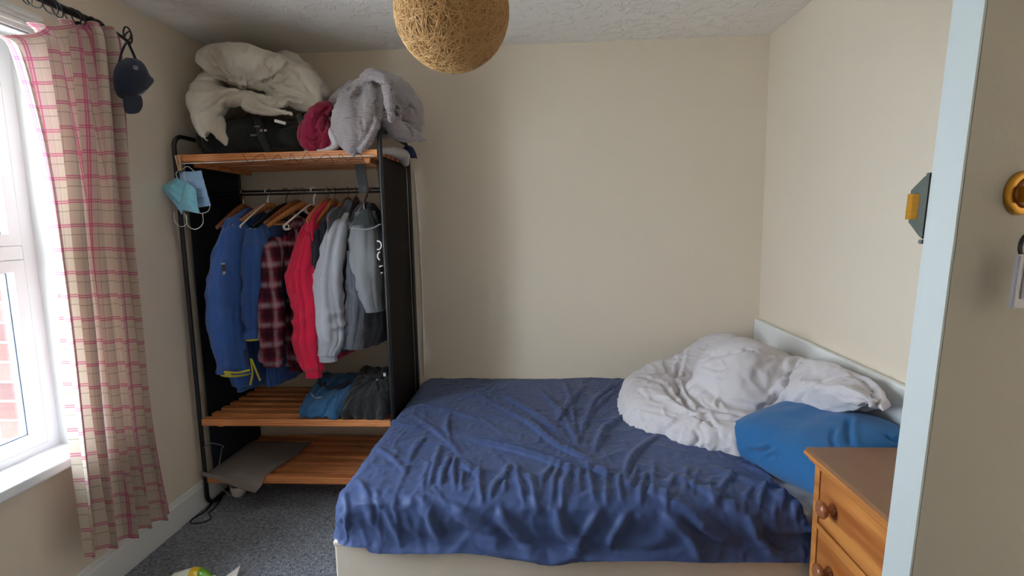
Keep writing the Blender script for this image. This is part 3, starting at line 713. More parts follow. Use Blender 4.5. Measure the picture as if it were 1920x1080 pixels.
for i in range(3):
    zt, zb = rails[i]-.019, rails[i+1]+.005
    bm = B(); box(bm, cx0+.003, cx0+.022, c0+.031, c1-.031, zb, zt, .003, 2); box(bm, cx0+.02, cx1-.03, c0+.04, c1-.04, zb+.005, zt-.02)
    d = obj('drawer', bm, M_pine, ch)
    for y in (1.495, 1.11):
        bm = B(); zk = (zt+zb)/2+.002
        lathe(bm, [(.0, .004), (.017, .004), (.015, -.004), (.010, -.010), (.011, -.018), (.0215, -.023), (.0255, -.030), (.024, -.037), (.016, -.042), (.0, -.0435)], (cx0, y, zk), 'x', 28)
        obj('knob', bm, M_knob, d, True)

# ------------------------------------------------------------------ open wardrobe rack
W0, W1, Y0, Y1 = -1.745, -.752, 2.47, 2.99
rk = thing('clothes_rack', 'open black tubular wardrobe rack with slatted pine shelves left of the bed', 'wardrobe', (-1.25, 2.73, 0))
for x in (W0, W1):
    bm = B(); r = .06; pts = []
    for (cy, cz, a0) in ((Y0+r, .011+r, 180), (Y0+r, 1.875-r, 90), (Y1-r, 1.875-r, 0), (Y1-r, .011+r, -90)):
        for k in range(7):
            a = math.radians(a0 - k*15); 
            pts.append((x, cy+r*math.cos(a)*1, cz+r*math.sin(a)))
    # order: bottom-front corner runs 270->180 so reverse angles per corner
    pts = []
    for (cy, cz, a0) in ((Y0+r, .011+r, 270), (Y0+r, 1.875-r, 180), (Y1-r, 1.875-r, 90), (Y1-r, .011+r, 0)):
        for k in range(7):
            a = math.radians(a0-k*15); pts.append((x, cy+r*math.cos(a), cz+r*math.sin(a)))
    tube(bm, pts, .0105, 12, True); obj('side_frame', bm, M_black, rk, True)
def cloth_panel(x, y0, y1, z0, z1, m, seed, amp):
    yy = np.linspace(y0, y1, 26); zz = np.linspace(z0, z1, 90); Yg, Zg = np.meshgrid(yy, zz, indexing='ij')
    q = np.stack([Yg*5, Zg*2, 0*Yg+seed], -1).reshape(-1, 3); X = x + amp*vn(q, seed).reshape(Yg.shape)
    o = link('side_panel', gridmesh('side_panel', np.stack([X, Yg, Zg], -1)), m, rk, True); thick(o, .006, 0); return o
cloth_panel(W0, Y0+.07, Y1-.01, .16, 1.78, M_panel_l, 2, .006)
cloth_panel(W1, Y0+.012, Y1-.065, .16, 1.755, M_panel_r, 5, .003)
def shelf(z, xe0, xe1, n=7, hh=.036):
    for i in range(n):
        y = Y0-.008 + i*(Y1-Y0-.03)/(n-1)
        bm = B(); box(bm, xe0, xe1, y, y+.045, z-hh+.001*(i % 3), z, .004, 2); obj('slat', bm, M_slat, rk)
    for x in (xe0+.05, xe1-.08):
        bm = B(); box(bm, x, x+.03, Y0+.04, Y1-.02, z-hh-.022, z-hh+.002, .002); obj('shelf_bearer', bm, M_slat, rk)
shelf(1.783, W0+.012, W1-.012, 7, .034); shelf(.480, W0+.012, W1-.012); shelf(.176, W0+.012, W1-.012)
for dz, dy in ((0, 0), (-.016, .012)):
    bm = B(); tube(bm, [(W0, 2.73+dy, 1.622+dz), (W1, 2.73+dy, 1.622+dz)], .0052, 10); obj('hanging_rail', bm, M_black, rk, True)
for x, w, y in ((-.925, .026, 2.72), (-.80, .01, 2.62)):
    bm = B(); extr(bm, [(x-w-.012, y, 1.745), (x+w-.012, y, 1.745), (x+w, y, 1.60), (x-w, y, 1.60)], (0, .006, 0)); obj('rail_bracket', bm, M_black, rk)
bm = B(); lathe(bm, [(.012, -.008), (.02, -.004), (.02, .004), (.012, .008)], (W1-.05, 2.66, 1.635), 'x'); obj('rail_joint', bm, M_black, rk, True)

# ------------------------------------------------------------------ hangers
RY, RZ = 2.73, 1.622
M_hw = wood('hanger_wood', S(150, 92, 48), S(190, 128, 72), 1, .4, 16)
M_hwd = wood('dark_hanger_wood', S(110, 62, 34), S(150, 88, 50), 1, .4, 16)
def frame(x, th):
    e = Vector((-math.sin(th), -math.cos(th), 0)); n = Vector((math.cos(th), -math.sin(th), 0))
    return lambda u, v, z: Vector((x, RY, z)) + e*u + n*v
def hook(bm, fr, ztop, zb, r=.0022, w=.016):
    pts = [fr(w*math.cos(a)*1.0, 0, RZ-.002+w*math.sin(a)*.85) for a in np.linspace(math.radians(-20), math.radians(190), 12)]
    pts += [fr(-w*.8, 0, RZ-.02), fr(0, 0, RZ-.042), fr(0, 0, zb)]
    tube(bm, cat([tuple(p) for p in pts], 2), r, 8)
def wood_hanger(x, th, drop, label, m=M_hw, half=.215, hookm=M_chrome, lower=False):
    t_ = thing('clothes_hanger', label, 'hanger', (x, RY, RZ-drop)); f = frame(x, th); z0 = RZ-drop
    us = np.linspace(-1, 1, 25); pts = [tuple(f(u*half, .0, z0 - .095*abs(u)**1.25 + .006*math.cos(u*3))) for u in us]
    rr = [.019*(1-.45*abs(u)) for u in us]
    bm = B(); tube(bm, pts, rr, 10, sx=.55); obj('shoulder_bar', bm, m, t_, True)
    if lower:
        bm = B(); tube(bm, [tuple(f(-half*.86, 0, z0-.092)), tuple(f(half*.86, 0, z0-.092))], .0055, 8); obj('trouser_bar', bm, m, t_, True)
    bm = B(); hook(bm, f, RZ, z0); obj('hook', bm, hookm, t_, True); return t_
def plastic_hanger(x, th, drop, label, m=M_whitep, half=.2, r=.0042, loop=True):
    t_ = thing('clothes_hanger', label, 'hanger', (x, RY, RZ-drop)); f = frame(x, th); z0 = RZ-drop
    pts = [(-half*.97, z0-.125), (-half, z0-.112), (-half*.93, z0-.10), (-.05, z0-.012), (-.02, z0), (.02, z0), (.05, z0-.012), (half*.93, z0-.10), (half, z0-.112), (half*.97, z0-.125)]
    bm = B(); tube(bm, cat([tuple(f(u, 0, z)) for u, z in pts], 4) + [], r, 8)
    tube(bm, [tuple(f(-half*.97, 0, z0-.125)), tuple(f(half*.97, 0, z0-.125))], r, 8); obj('frame', bm, m, t_, True)
    if loop:
        lp = [(.03, z0-.004), (.055, z0-.02), (.045, z0-.045), (0, z0-.05), (-.045, z0-.045), (-.055, z0-.02), (-.03, z0-.004)]
        bm = B(); tube(bm, cat([tuple(f(u, 0, z)) for u, z in lp], 5), r*.85, 8); obj('strap_loop', bm, m, t_, True)
        for sg in (1, -1):
            bm = B(); tube(bm, [tuple(f(sg*half*.9+.02*math.cos(a)*.6, 0, z0-.112+.012*math.sin(a)*1.0)) for a in np.linspace(0, 5.5, 12)], r*.8, 6); obj('strap_loop', bm, m, t_, True)
    bm = B(); hook(bm, f, RZ, z0, r*1.05, .017); obj('hook', bm, m, t_, True); return t_
hx = lambda px: float(at(px, 365, RY)[0])
plastic_hanger(-1.443, .24, .070, 'white plastic hanger, empty, leftmost of the two white ones', loop=False, half=.20)
wood_hanger(-1.440, .42, .082, 'bare wooden hanger just behind the leftmost white plastic hanger', M_hw)
wood_hanger(hx(455), .10, .085, 'wooden hanger inside the leftmost blue jacket', M_hwd)
wood_hanger(-1.345, .52, .086, 'thin black hanger slanting between the blue jacket and the checked shirt', M_black, .2, M_black)
wood_hanger(-1.285, .38, .07, 'reddish wooden hanger carrying the checked flannel shirt', M_hwd, lower=True)
wood_hanger(-1.255, .48, .082, 'wooden hanger with a trouser bar behind the large white hanger', M_hw, lower=True)
plastic_hanger(-1.196, .42, .075, 'white plastic hanger with inner strap loop in front of the red jumper', r=.0048)
wood_hanger(-1.12, .10, .062, 'wooden hanger inside the red jumper', M_hw)
wood_hanger(-1.085, .14, .066, 'wooden hanger with its rounded tip poking out over the dark jacket', M_hw, .17)
wood_hanger(hx(652), .12, .062, 'dark wooden hanger inside the light grey sweatshirt', M_hwd)
wood_hanger(hx(668), -.15, .060, 'nearly black wooden hanger inside the charcoal hoodie', mat('ebony', S(52, 30, 26), .35))

# ------------------------------------------------------------------ garments
def ring(pl_, pr, py, y, rb=None, ang=0):
    a = at(pl_, py, y); b = at(pr, py, y); c = (a+b)/2; ra = (b[0]-a[0])/2
    return (c[0], y, c[2], ra, rb if rb else ra, ang)
def garment(name, label, cat_, x, th, zs, zh, w, thick_, m, near, far=None, seed=1, cuff=None, mcuff=None, hem=None, collar=None):
    t_ = thing(name, label, cat_, (x, RY, zs)); f = frame(x, th); an = math.atan2(-math.cos(th), -math.sin(th))
    b = thick_; H_ = zs-zh
    rg = [(x, RY, zs, .055, b*.5, an), (x, RY, zs-.03, .10, b*.65, an), (x, RY, zs-.075, w*.93, b*.75, an), (x, RY, zs-.13, w, b*.9, an), (x, RY, zs-H_*.45, w*.97, b*1.05, an), (x, RY, zs-H_*.8, w*.98, b*1.1, an), (x, RY, zh, w*.95, b, an)]
    loft('body', rg, m, t_, .22, 9, seed, 90, 14, .009)
    if hem:
        f2 = [(x, RY, zh+.012, w*.97, b*1.08, an), (x, RY, zh+.002, w*.97, b*1.1, an), (x, RY, zh-.006, w*.95, b*1.05, an)]
        loft('hem', f2, hem, t_, .16, 9, seed, 90, 4, .001)
    if collar: 
        loft('collar', [(x, RY, zs-.01, .075, .05, an), (x, RY, zs+.015, .07, .05, an), (x, RY, zs+.035, .062, .04, an)], collar, t_, .12, 6, seed, 48, 5, .002)
    for i, sl in enumerate([near, far]):
        if not sl: continue
        loft('sleeve', sl, m, t_, .20, 6, seed+7+i, 64, 14, .013)
        if cuff:
            e = sl[-1]; p = sl[-2]
            loft('cuff', [(e[0], e[1], e[2]+.012, e[3]*.98, e[4]*.98, e[5]), (e[0], e[1], e[2]-cuff*.5, e[3]*.92, e[4]*.92, e[5]), (e[0], e[1], e[2]-cuff, e[3]*.93, e[4]*.93, e[5])], mcuff or m, t_, .06, 10, seed+2, 48, 6, .0015)
    return t_
M_blue = fabric('royal_blue_cotton', S(48, 84, 148), .06, 700, .3)
M_yel = fabric('yellow_trim', S(196, 184, 60), .05, 600)
M_red = fabric('red_jersey', S(206, 26, 66), .04, 800, .2)
M_grey = fabric('light_grey_marl', S(168, 172, 182), .06, 600, .3)
M_char = fabric('charcoal_jersey', S(88, 91, 100), .06, 600, .3)
M_dark = fabric('dark_navy_nylon', S(30, 30, 42), .06, 500)
g1 = garment('jacket', 'blue jacket with a small patch on its sleeve, leftmost on the rail', 'jacket', hx(470), .12, 1.53, .60, .19, .045, M_blue,
    [ring(425, 455, 410, 2.60, .03), ring(412, 462, 455, 2.53, .05), ring(397, 462, 530, 2.50, .06), ring(398, 458, 610, 2.50, .055), ring(412, 462, 670, 2.50, .05), ring(413, 470, 698, 2.50, .05)],
    None, 3, .012, M_yel)
loft('skirt', [ring(425, 470, 690, 2.56, .04), ring(432, 474, 706, 2.56, .04), ring(438, 474, 722, 2.56, .035)], M_blue, g1, .12, 6, 4)
bm = B()
for pts in ([(470, 672, 2.50), (473, 700, 2.495), (469, 722, 2.495)], [(472, 674, 2.50), (480, 695, 2.49), (488, 714, 2.49)], [(420, 697, 2.45), (445, 699, 2.44), (468, 694, 2.45)]):
    tube(bm, cat([A(*p) for p in pts], 6), .0055, 6, sx=.4)
obj('yellow_tie', bm, M_yel, g1, True)
pc = at(419, 506, 2.435); bm = B(); box(bm, pc[0]-.009, pc[0]+.012, 2.436, 2.441, pc[2]-.032, pc[2]+.032, .003); sv = obj('sleeve_patch', bm, mat('patch', S(66, 62, 72), .8, 0, 1, .2, 90), g1)
bm = B(); box(bm, pc[0]-.009, pc[0]+.010, 2.433, 2.437, pc[2]+.026, pc[2]+.033, .001); obj('patch_print', bm, mat('patch_light', S(180, 170, 178), .8), sv)
bm = B(); box(bm, pc[0]-.004, pc[0]+.010, 2.433, 2.437, pc[2]-.030, pc[2]-.008, .001); obj('patch_print', bm, bpy.data.materials['patch_light'], sv)
g2 = garment('jacket', 'blue jacket with yellow cuff trim, left of the checked shirt', 'jacket', hx(516), .05, 1.50, .62, .18, .04, M_blue,
    [ring(465, 490, 430, 2.56, .03), ring(458, 494, 470, 2.52, .05), ring(456, 492, 540, 2.50, .05), ring(460, 490, 600, 2.50, .045), ring(461, 491, 632, 2.50, .045)], None, 6, .012, M_yel)
g3 = garment('shirt', 'red and dark checked flannel shirt hanging left of the red jumper', 'shirt', hx(567), .0, 1.475, .70, .185, .045, M_plaid,
    [ring(510, 540, 446, 2.62, .03), ring(494, 530, 468, 2.55, .045), ring(490, 524, 540, 2.50, .045), ring(490, 528, 620, 2.50, .04), ring(492, 530, 676, 2.50, .035)],
    [ring(540, 556, 520, 2.66, .03), ring(538, 566, 600, 2.64, .035), ring(541, 562, 684, 2.62, .03)], 9, .03)
g4 = garment('jumper', 'bright red jumper hanging left of the light grey sweatshirt', 'jumper', hx(616), .12, 1.555, .74, .19, .04, M_red,
    [ring(590, 606, 400, 2.70, .025), ring(566, 600, 440, 2.60, .04), ring(548, 592, 500, 2.53, .05), ring(543, 594, 525, 2.51, .052), ring(555, 598, 580, 2.50, .05), ring(556, 600, 640, 2.50, .05), ring(572, 604, 692, 2.50, .038)],
    None, 12, .04)
g5 = garment('jacket', 'dark navy jacket squeezed between the red jumper and the grey sweatshirt', 'jacket', hx(634), .08, 1.53, .80, .19, .035, M_dark,
    [ring(588, 606, 430, 2.57, .03), ring(586, 606, 480, 2.55, .035), ring(586, 606, 560, 2.55, .035)], None, 15)
g6 = garment('sweatshirt', 'light grey sweatshirt with long sleeve hanging right of the red jumper', 'sweatshirt', hx(655), .18, 1.56, .80, .19, .055, M_char,
    [ring(630, 660, 402, 2.66, .03), ring(610, 650, 440, 2.57, .05), ring(594, 640, 520, 2.51, .055), ring(594, 646, 580, 2.50, .055), ring(596, 650, 630, 2.50, .05), ring(597, 632, 664, 2.50, .038)], None, 18, .035)
for c_ in g6.children:
    if c_.name.startswith(('sleeve', 'cuff')): c_.data.materials.clear(); c_.data.materials.append(M_grey); c_['label'] = 'light grey sleeve'
g7 = garment('hoodie', 'charcoal hoodie behind the grey drawstring bag', 'hoodie', hx(690), .10, 1.55, .82, .18, .05, M_char,
    [ring(655, 690, 470, 2.56, .04), ring(652, 694, 540, 2.54, .045), ring(650, 692, 600, 2.53, .045), ring(648, 680, 652, 2.53, .04)], 
    [ring(690, 716, 560, 2.62, .04), ring(690, 716, 610, 2.62, .04), ring(672, 706, 645, 2.62, .03)], 21)

# grey bag on a chrome hook beside the right panel
bg = thing('fabric_bag', 'grey sack-like bag with white lettering hanging by a chrome hook', 'bag', tuple(at(690, 360, 2.66)))
M_bag = fabric('grey_bag_cloth', S(128, 132, 138), .05, 500, .3)
loft('pouch', [ring(668, 700, 398, 2.60, .02), ring(658, 712, 425, 2.57, .045), ring(656, 716, 450, 2.56, .06), ring(658, 717, 490, 2.55, .07), ring(664, 718, 530, 2.55, .07), ring(674, 718, 562, 2.55, .065), ring(686, 718, 582, 2.55, .04)], M_bag, bg, .14, 5, 33, 72, 12, .011)
bm = B(); tube(bm, cat([A(682, 398, 2.60), A(664, 415, 2.555), A(657, 426, 2.53), A(666, 428, 2.50), A(676, 424, 2.50), A(690, 398, 2.58)], 6), .004, 6); tube(bm, cat([A(660, 426, 2.50), A(690, 430, 2.49), A(715, 420, 2.50)], 5), .004, 6); obj('drawstring', bm, mat('grey_cord', S(140, 142, 146), .8), bg, True)
loft('opening', [ring(680, 694, 392, 2.59, .018), ring(668, 700, 408, 2.55, .03), ring(662, 706, 422, 2.53, .035)], fabric('dark_lining', S(52, 58, 62)), bg, .1, 5, 8)
bm = B(); tube(bm, cat([A(702, 352, 2.68), A(694, 354, 2.67), A(688, 365, 2.65), A(683, 380, 2.62), A(683, 398, 2.60)], 6), .0055, 10); obj('hook', bm, M_chrome, bg, True)
M_print = mat('white_print', S(228, 228, 230), .6); yl = 2.478    # the lettering, read as it hangs: bowl of a letter, a letter on its side, two short strokes
arc = lambda cx, cy, rx, ry, a0, a1, n=14: [A(cx+rx*math.cos(math.radians(a)), cy+ry*math.sin(math.radians(a)), yl) for a in np.linspace(a0, a1, n)]
for p in (arc(709, 460, 6, 8, -110, 110), arc(715, 480, 7, 8, 110, 250) , [A(711, 500, yl), A(718, 498, yl)], [A(714, 512, yl), A(718, 511, yl)]):
    bm = B(); tube(bm, p, .0032, 6, sx=.4, upv=(0, 0, 1)); obj('lettering', bm, M_print, bg, True)

# ------------------------------------------------------------------ on the top shelf
zt = 1.783
hb = thing('holdall', 'black holdall with silver buckles under the cream duvet', 'bag', (-1.42, 2.74, zt))
bm = B(); bl = A(352, 285, 2.55); br = A(600, 285, 2.55)
def bagfn(co, no): return .012*vn(co*7, 3) - .012*np.clip(ridge(warp(co*8, .6, .8, 2), 4), 0, 1)
blob('bag_body', [('e', (-1.60, 2.74, zt+.09), (.16, .21, .115)), ('e', (-1.42, 2.74, zt+.10), (.26, .22, .125)), ('e', (-1.22, 2.74, zt+.09), (.15, .2, .10)), ('e', (-1.42, 2.74, zt+.045), (.36, .21, .05))],
     fabric('black_holdall_nylon', S(27, 30, 31), .1, 500, .3), hb, .011, 4, bagfn)
bm = B()
for px in (478, 560):
    tube(bm, cat([A(px, 215, 2.60), A(px+8, 235, 2.52), A(px+14, 262, 2.51), A(px+26, 286, 2.515)], 6), .016, 8, sx=.2, upv=(1, 0, 0))
obj('strap', bm, fabric('webbing', S(38, 40, 40), .05, 300), hb, True)
for px, py, w, h in ((483, 238, 5, 1.4), (477, 254, 6, 1.6), (491, 245, 2.5, 2), (499, 245, 2.5, 2)):
    p = at(px, py, 2.50); k = 2.5/990; bm = B(); box(bm, p[0]-w*k, p[0]+w*k, 2.492, 2.502, p[2]-h*k, p[2]+h*k, .0015); obj('buckle', bm, M_chrome, hb)
bm = B(); p = at(526, 229, 2.515); box(bm, p[0]-.028, p[0]+.028, 2.508, 2.515, p[2]-.007, p[2]+.007, .002); bm.transform(Matrix.Translation(Vector(p)) @ Matrix.Rotation(.28, 4, 'Y') @ Matrix.Translation(-Vector(p))); obj('zip_tag', bm, M_whitep, hb)

dv2 = blob('duvet', [
    ('c', [A(398, 102, 2.60), A(430, 113, 2.55), A(468, 122, 2.51), A(508, 126, 2.54)], [.05, .085, .102, .085]),
    ('c', [A(538, 128, 2.66), A(564, 150, 2.64), A(592, 175, 2.68)], [.085, .085, .06]),
    ('c', [A(508, 172, 2.57), A(548, 176, 2.57), A(592, 186, 2.62)], [.032, .048, .04]),
    ('c', [A(394, 165, 2.60), A(386, 188, 2.56), A(392, 205, 2.53)], [.07, .078, .06]),
    ('c', [A(402, 182, 2.54), A(440, 183, 2.51), A(482, 186, 2.51), A(532, 194, 2.53)], [.06, .045, .032, .026]),
    ('c', [A(376, 215, 2.51), A(380, 238, 2.48), A(384, 260, 2.47)], [.04, .026, .007]),
    ('c', [A(398, 205, 2.52), A(411, 238, 2.48), A(421, 268, 2.465)], [.05, .032, .006]),
    ('c', [A(465, 201, 2.50), A(505, 209, 2.49), A(546, 215, 2.49)], [.028, .028, .015]),
    ('e', A(468, 142, 2.84), (.22, .16, .14)), ('e', A(560, 168, 2.86), (.15, .14, .11)), ('e', A(420, 172, 2.80), (.11, .15, .11)),
], M_cream, None, .0115, 1, foldfn(.010, 8, 12, 0, 22))
relax(dv2, grow=.10, frames=11, bend=.01, inset=.010, grav=.35, post=crinkle(.005, 16, 64, .25))
creases(dv2, [([(395, 98), (410, 125), (425, 145), (445, 160), (475, 165)], .02, .010), ([(482, 157), (500, 152), (520, 142), (545, 118)], .025, .010), ([(520, 142), (500, 120), (505, 105)], .008, .008),
    ([(370, 148), (400, 150), (430, 160)], .010, .008), ([(360, 208), (395, 200), (420, 180), (455, 168)], .014, .009), ([(500, 165), (530, 178), (575, 190)], .014, .008),
    ([(480, 180), (500, 195), (530, 205)], .010, .006), ([(462, 190), (480, 205), (510, 212)], .010, .006), ([(490, 175), (510, 185), (520, 200)], -.008, .006),
    ([(395, 225), (415, 215), (440, 200)], .012, .008), ([(540, 130), (560, 150), (575, 175)], -.008, .010)])
tag(dv2, 'cream duvet bundled on top of the black holdall', 'duvet')

cr = blob('crumpled_shirt', [
    ('c', [A(610, 205, 2.58), A(590, 225, 2.54), A(580, 255, 2.53), A(592, 272, 2.52)], [.035, .045, .045, .03]),
    ('c', [A(600, 240, 2.56), A(615, 250, 2.55), A(612, 270, 2.53)], [.05, .05, .03]), ('e', (-1.05, 2.68, zt+.08), (.10, .14, .085))],
    fabric('crimson_jersey', S(138, 22, 56), .1, 600, .3), None, .0085, 2, foldfn(.012, 13, 22, 0, 35))
relax(cr, grow=.2, frames=9, bend=.01, inset=.008, grav=.2, post=crinkle(.007, 20, 4, .4)); clampv(cr, z0=zt+.001)
creases(cr, [([(620, 198), (602, 215), (590, 235)], .014, .008), ([(606, 205), (612, 228), (604, 250)], .014, .007), ([(572, 255), (590, 262), (606, 252)], .012, .007), ([(590, 238), (600, 255), (598, 275)], .012, .006), ([(575, 265), (580, 275), (592, 280)], .008, .006)])
tag(cr, 'crumpled crimson shirt between the holdall and the grey blanket', 'shirt')
wh = blob('crumpled_towel', [('c', [A(572, 283, 2.52), A(590, 284, 2.50), A(610, 282, 2.50), A(630, 272, 2.51), A(622, 250, 2.51), A(612, 240, 2.52)], [.010, .012, .012, .02, .022, .012])],
    fabric('white_cotton', S(206, 202, 204)), None, .005, 2, foldfn(.006, 20, 31, .001, 50))
tag(wh, 'small white cloth edge under the crimson shirt', 'cloth')

def blanket_mat():
    m = fabric('grey_waffle_blanket', S(158, 149, 152), .04, 500, .2, .4); nt = m.node_tree; b = nt.nodes['Principled BSDF']; L = nt.links.new
    tc = N(nt, 'ShaderNodeTexCoord'); w = N(nt, 'ShaderNodeTexWave', Scale=45.0, Distortion=1.5, Detail=1.0); w.bands_direction = 'Z'; L(tc.outputs['Object'], w.inputs['Vector'])
    bp = N(nt, 'ShaderNodeBump', Strength=.5, Distance=.004); L(w.outputs['Fac'], bp.inputs['Height']); L(bp.outputs[0], b.inputs['Normal']); return m
bk = blob('blanket', [
    ('c', [A(680, 168, 2.60), A(664, 200, 2.53), A(652, 235, 2.49), A(658, 268, 2.455), A(662, 288, 2.44)], [.06, .08, .075, .045, .018]),
    ('c', [A(697, 180, 2.54), A(693, 220, 2.49), A(686, 258, 2.46), A(676, 286, 2.445)], [.055, .055, .042, .015]),
    ('c', [A(672, 158, 2.54), A(694, 138, 2.50), A(718, 150, 2.47), A(729, 185, 2.455), A(733, 222, 2.455)], [.022, .024, .024, .026, .024]),
    ('c', [A(712, 160, 2.68), A(750, 185, 2.70), A(770, 222, 2.72), A(778, 245, 2.76)], [.075, .085, .065, .035]),
    ('c', [A(730, 232, 2.60), A(752, 248, 2.60), A(785, 258, 2.66), A(800, 264, 2.70)], [.06, .045, .025, .008]),
    ('c', [A(665, 165, 2.66), A(640, 185, 2.66), A(618, 205, 2.66)], [.05, .045, .02]),
    ('e', A(700, 205, 2.76), (.15, .15, .14)),
], blanket_mat(), None, .0095, 1, foldfn(.010, 10, 42, 0, 28))
relax(bk, grow=.08, frames=9, bend=.01, inset=.008, grav=.2, post=crinkle(.004, 14, 84, .2))
creases(bk, [([(655, 182), (672, 176), (676, 160)], .018, .010), ([(684, 160), (700, 152), (704, 165)], .02, .009), ([(732, 150), (740, 190), (748, 230)], .02, .008), ([(712, 165), (708, 200), (710, 235)], .014, .008),
    ([(708, 205), (690, 245), (668, 280)], .014, .010), ([(742, 212), (760, 205), (772, 195)], .016, .008), ([(750, 225), (768, 240), (775, 262)], .012, .008), ([(762, 190), (775, 205), (780, 218)], .010, .007), ([(640, 165), (650, 170), (668, 152)], .010, .008)])
tag(bk, 'grey ribbed blanket heaped over the right end of the top shelf', 'blanket')
lc = blob('crumpled_cloth', [('c', [A(722, 280, 2.60), A(745, 286, 2.66), A(757, 292, 2.75), A(760, 306, 2.84)], [.02, .026, .028, .018]), ('c', [A(715, 283, 2.55), A(735, 284, 2.6)], [.014, .02])],
    fabric('pale_grey_cotton', S(176, 170, 168)), None, .006, 1, foldfn(.008, 18, 51, .001, 40))
relax(lc, grow=.15, frames=7, bend=.01, inset=.005, grav=.2)
tag(lc, 'pale crumpled cloth peeping out below the grey blanket at the shelf end', 'cloth')
nc = blob('folded_cloth', [('c', [A(766, 284, 2.88), A(774, 290, 2.90), A(782, 296, 2.92)], [.035, .022, .008])], fabric('navy_cloth', S(26, 36, 78)), None, .006, 2, foldfn(.005, 18, 61, .001, 40))
tag(nc, 'small navy cloth corner at the back right of the top shelf', 'cloth')

# cord, wire and pegged masks along the front of the top shelf
bm = B(); y = Y0-.016; pts = [A(332, 307, y), A(420, 304, y), A(520, 299, y), A(600, 295, y), A(640, 293.5, y), A(702, 291, y)]
tube(bm, cat([tuple(p) for p in pts], 5), .0024, 6); tag(obj('cord', bm, mat('white_cord', S(226, 220, 212), .6), None, True), 'white cord stretched along the front edge of the top shelf', 'cord')
bm = B(); R_ = random.Random(5); pts = []
x = 455
while x < 700:
    pts += [A(x, 289+R_.uniform(-3, 1), y-.003), A(x+7, 297+R_.uniform(-2, 4), y-.006), A(x+16, 303+R_.uniform(-2, 6), y-.004), A(x+22, 297, y-.005)]; x += R_.uniform(22, 38)
tube(bm, cat(pts, 5), .0011, 5); tag(obj('wire', bm, M_black, None, True), 'thin black wire looping over the top shelf front', 'wire')
pg = thing('clothes_peg', 'wooden peg clipping face masks to the white cord', 'peg', tuple(at(337, 305, y)))
for dx in (-.004, .004):
    bm = B(); a = at(335, 292, y); b = at(340, 320, y)
    extr(bm, [(a[0]+dx*2.2-.004, y-.012, a[2]), (a[0]+dx*2.2+.004, y-.012, a[2]), (b[0]+dx+.003, y-.012, b[2]), (b[0]+dx-.003, y-.012, b[2])], (0, .008, 0)); obj('prong', bm, mat('peg_wood', S(196, 164, 128), .7) if 'peg_wood' not in bpy.data.materials else bpy.data.materials['peg_wood'], pg)
bm = B(); tube(bm, [(b[0]-.006, y-.014, (a[2]+b[2])/2), (b[0]+.004, y-.014, (a[2]+b[2])/2)], .003, 8); obj('spring', bm, M_chrome, pg, True)
M_mask = fabric('mask_blue', S(126, 188, 206), .04, 900, .1); M_mask2 = fabric('mask_pale_blue', S(140, 172, 204), .04, 900, .1)
def mask(corners, yd, label, m, loops, bulge=.02, tw=0):
    c4 = [at(px, py, yy) for (px, py), yy in zip(corners, yd)]
    cc = sum(c4)/4; t_ = thing('face_mask', label, 'face mask', tuple(c4[0]))
    n_ = 40; u = np.linspace(0, 1, n_); U, V = np.meshgrid(u, u, indexing='ij')
    P = ((1-U)*(1-V))[..., None]*c4[0] + (U*(1-V))[..., None]*c4[1] + (U*V)[..., None]*c4[2] + ((1-U)*V)[..., None]*c4[3]
    pl_ = .0035*((V*4) % 1.0)*(V > .1)*(V < .9)
    P[..., 1] -= bulge*np.sin(np.pi*U)*np.sin(np.pi*V) + pl_ + .004*np.sin(U*7+tw)
    o = link('mask_body', gridmesh('mask_body', P), m, t_, True); thick(o, .0015)
    for k in (0, n_-1):
        bm = B(); tube(bm, [tuple(P[i, k]) for i in range(n_)], .0014, 5); obj('binding', bm, M_mask2, t_, True)
    for lp in loops:
        bm = B(); tube(bm, cat([A(*q) for q in lp], 6), .0016, 6); obj('ear_loop', bm, mat('elastic', S(214, 212, 210), .8) if 'elastic' not in bpy.data.materials else bpy.data.materials['elastic'], t_, True)
    return t_
ym = y-.02
mask([(336, 324), (378, 320), (396, 385), (350, 392)], [ym, ym, ym-.01, ym-.01], 'paler flat blue mask at the back right of the pegged masks', M_mask2,
     [[(342, 318, ym), (352, 312, ym), (365, 322, ym)], [(394, 386, ym-.01), (390, 396, ym-.01), (376, 400, ym-.01), (372, 392, ym-.01)]], .004)
mask([(331, 333), (354, 345), (342, 402), (302, 350)], [ym-.01, ym-.02, ym-.03, ym-.01], 'crumpled turquoise mask hanging leftmost from the peg', M_mask,
     [[(334, 320, ym), (330, 326, ym), (333, 334, ym-.01)], [(326, 398, ym-.03), (328, 416, ym-.03), (340, 425, ym-.03), (350, 418, ym-.03), (346, 400, ym-.03)]], .03)
mask([(350, 342), (369, 356), (374, 400), (334, 392)], [ym-.03, ym-.035, ym-.04, ym-.03], 'turquoise mask in front of the other two pegged masks', M_mask,
     [[(350, 402, ym-.04), (352, 422, ym-.04), (366, 430, ym-.04), (380, 420, ym-.04), (380, 400, ym-.04)], [(345, 322, ym-.02), (346, 332, ym-.03), (350, 343, ym-.03)]], .025, 2)

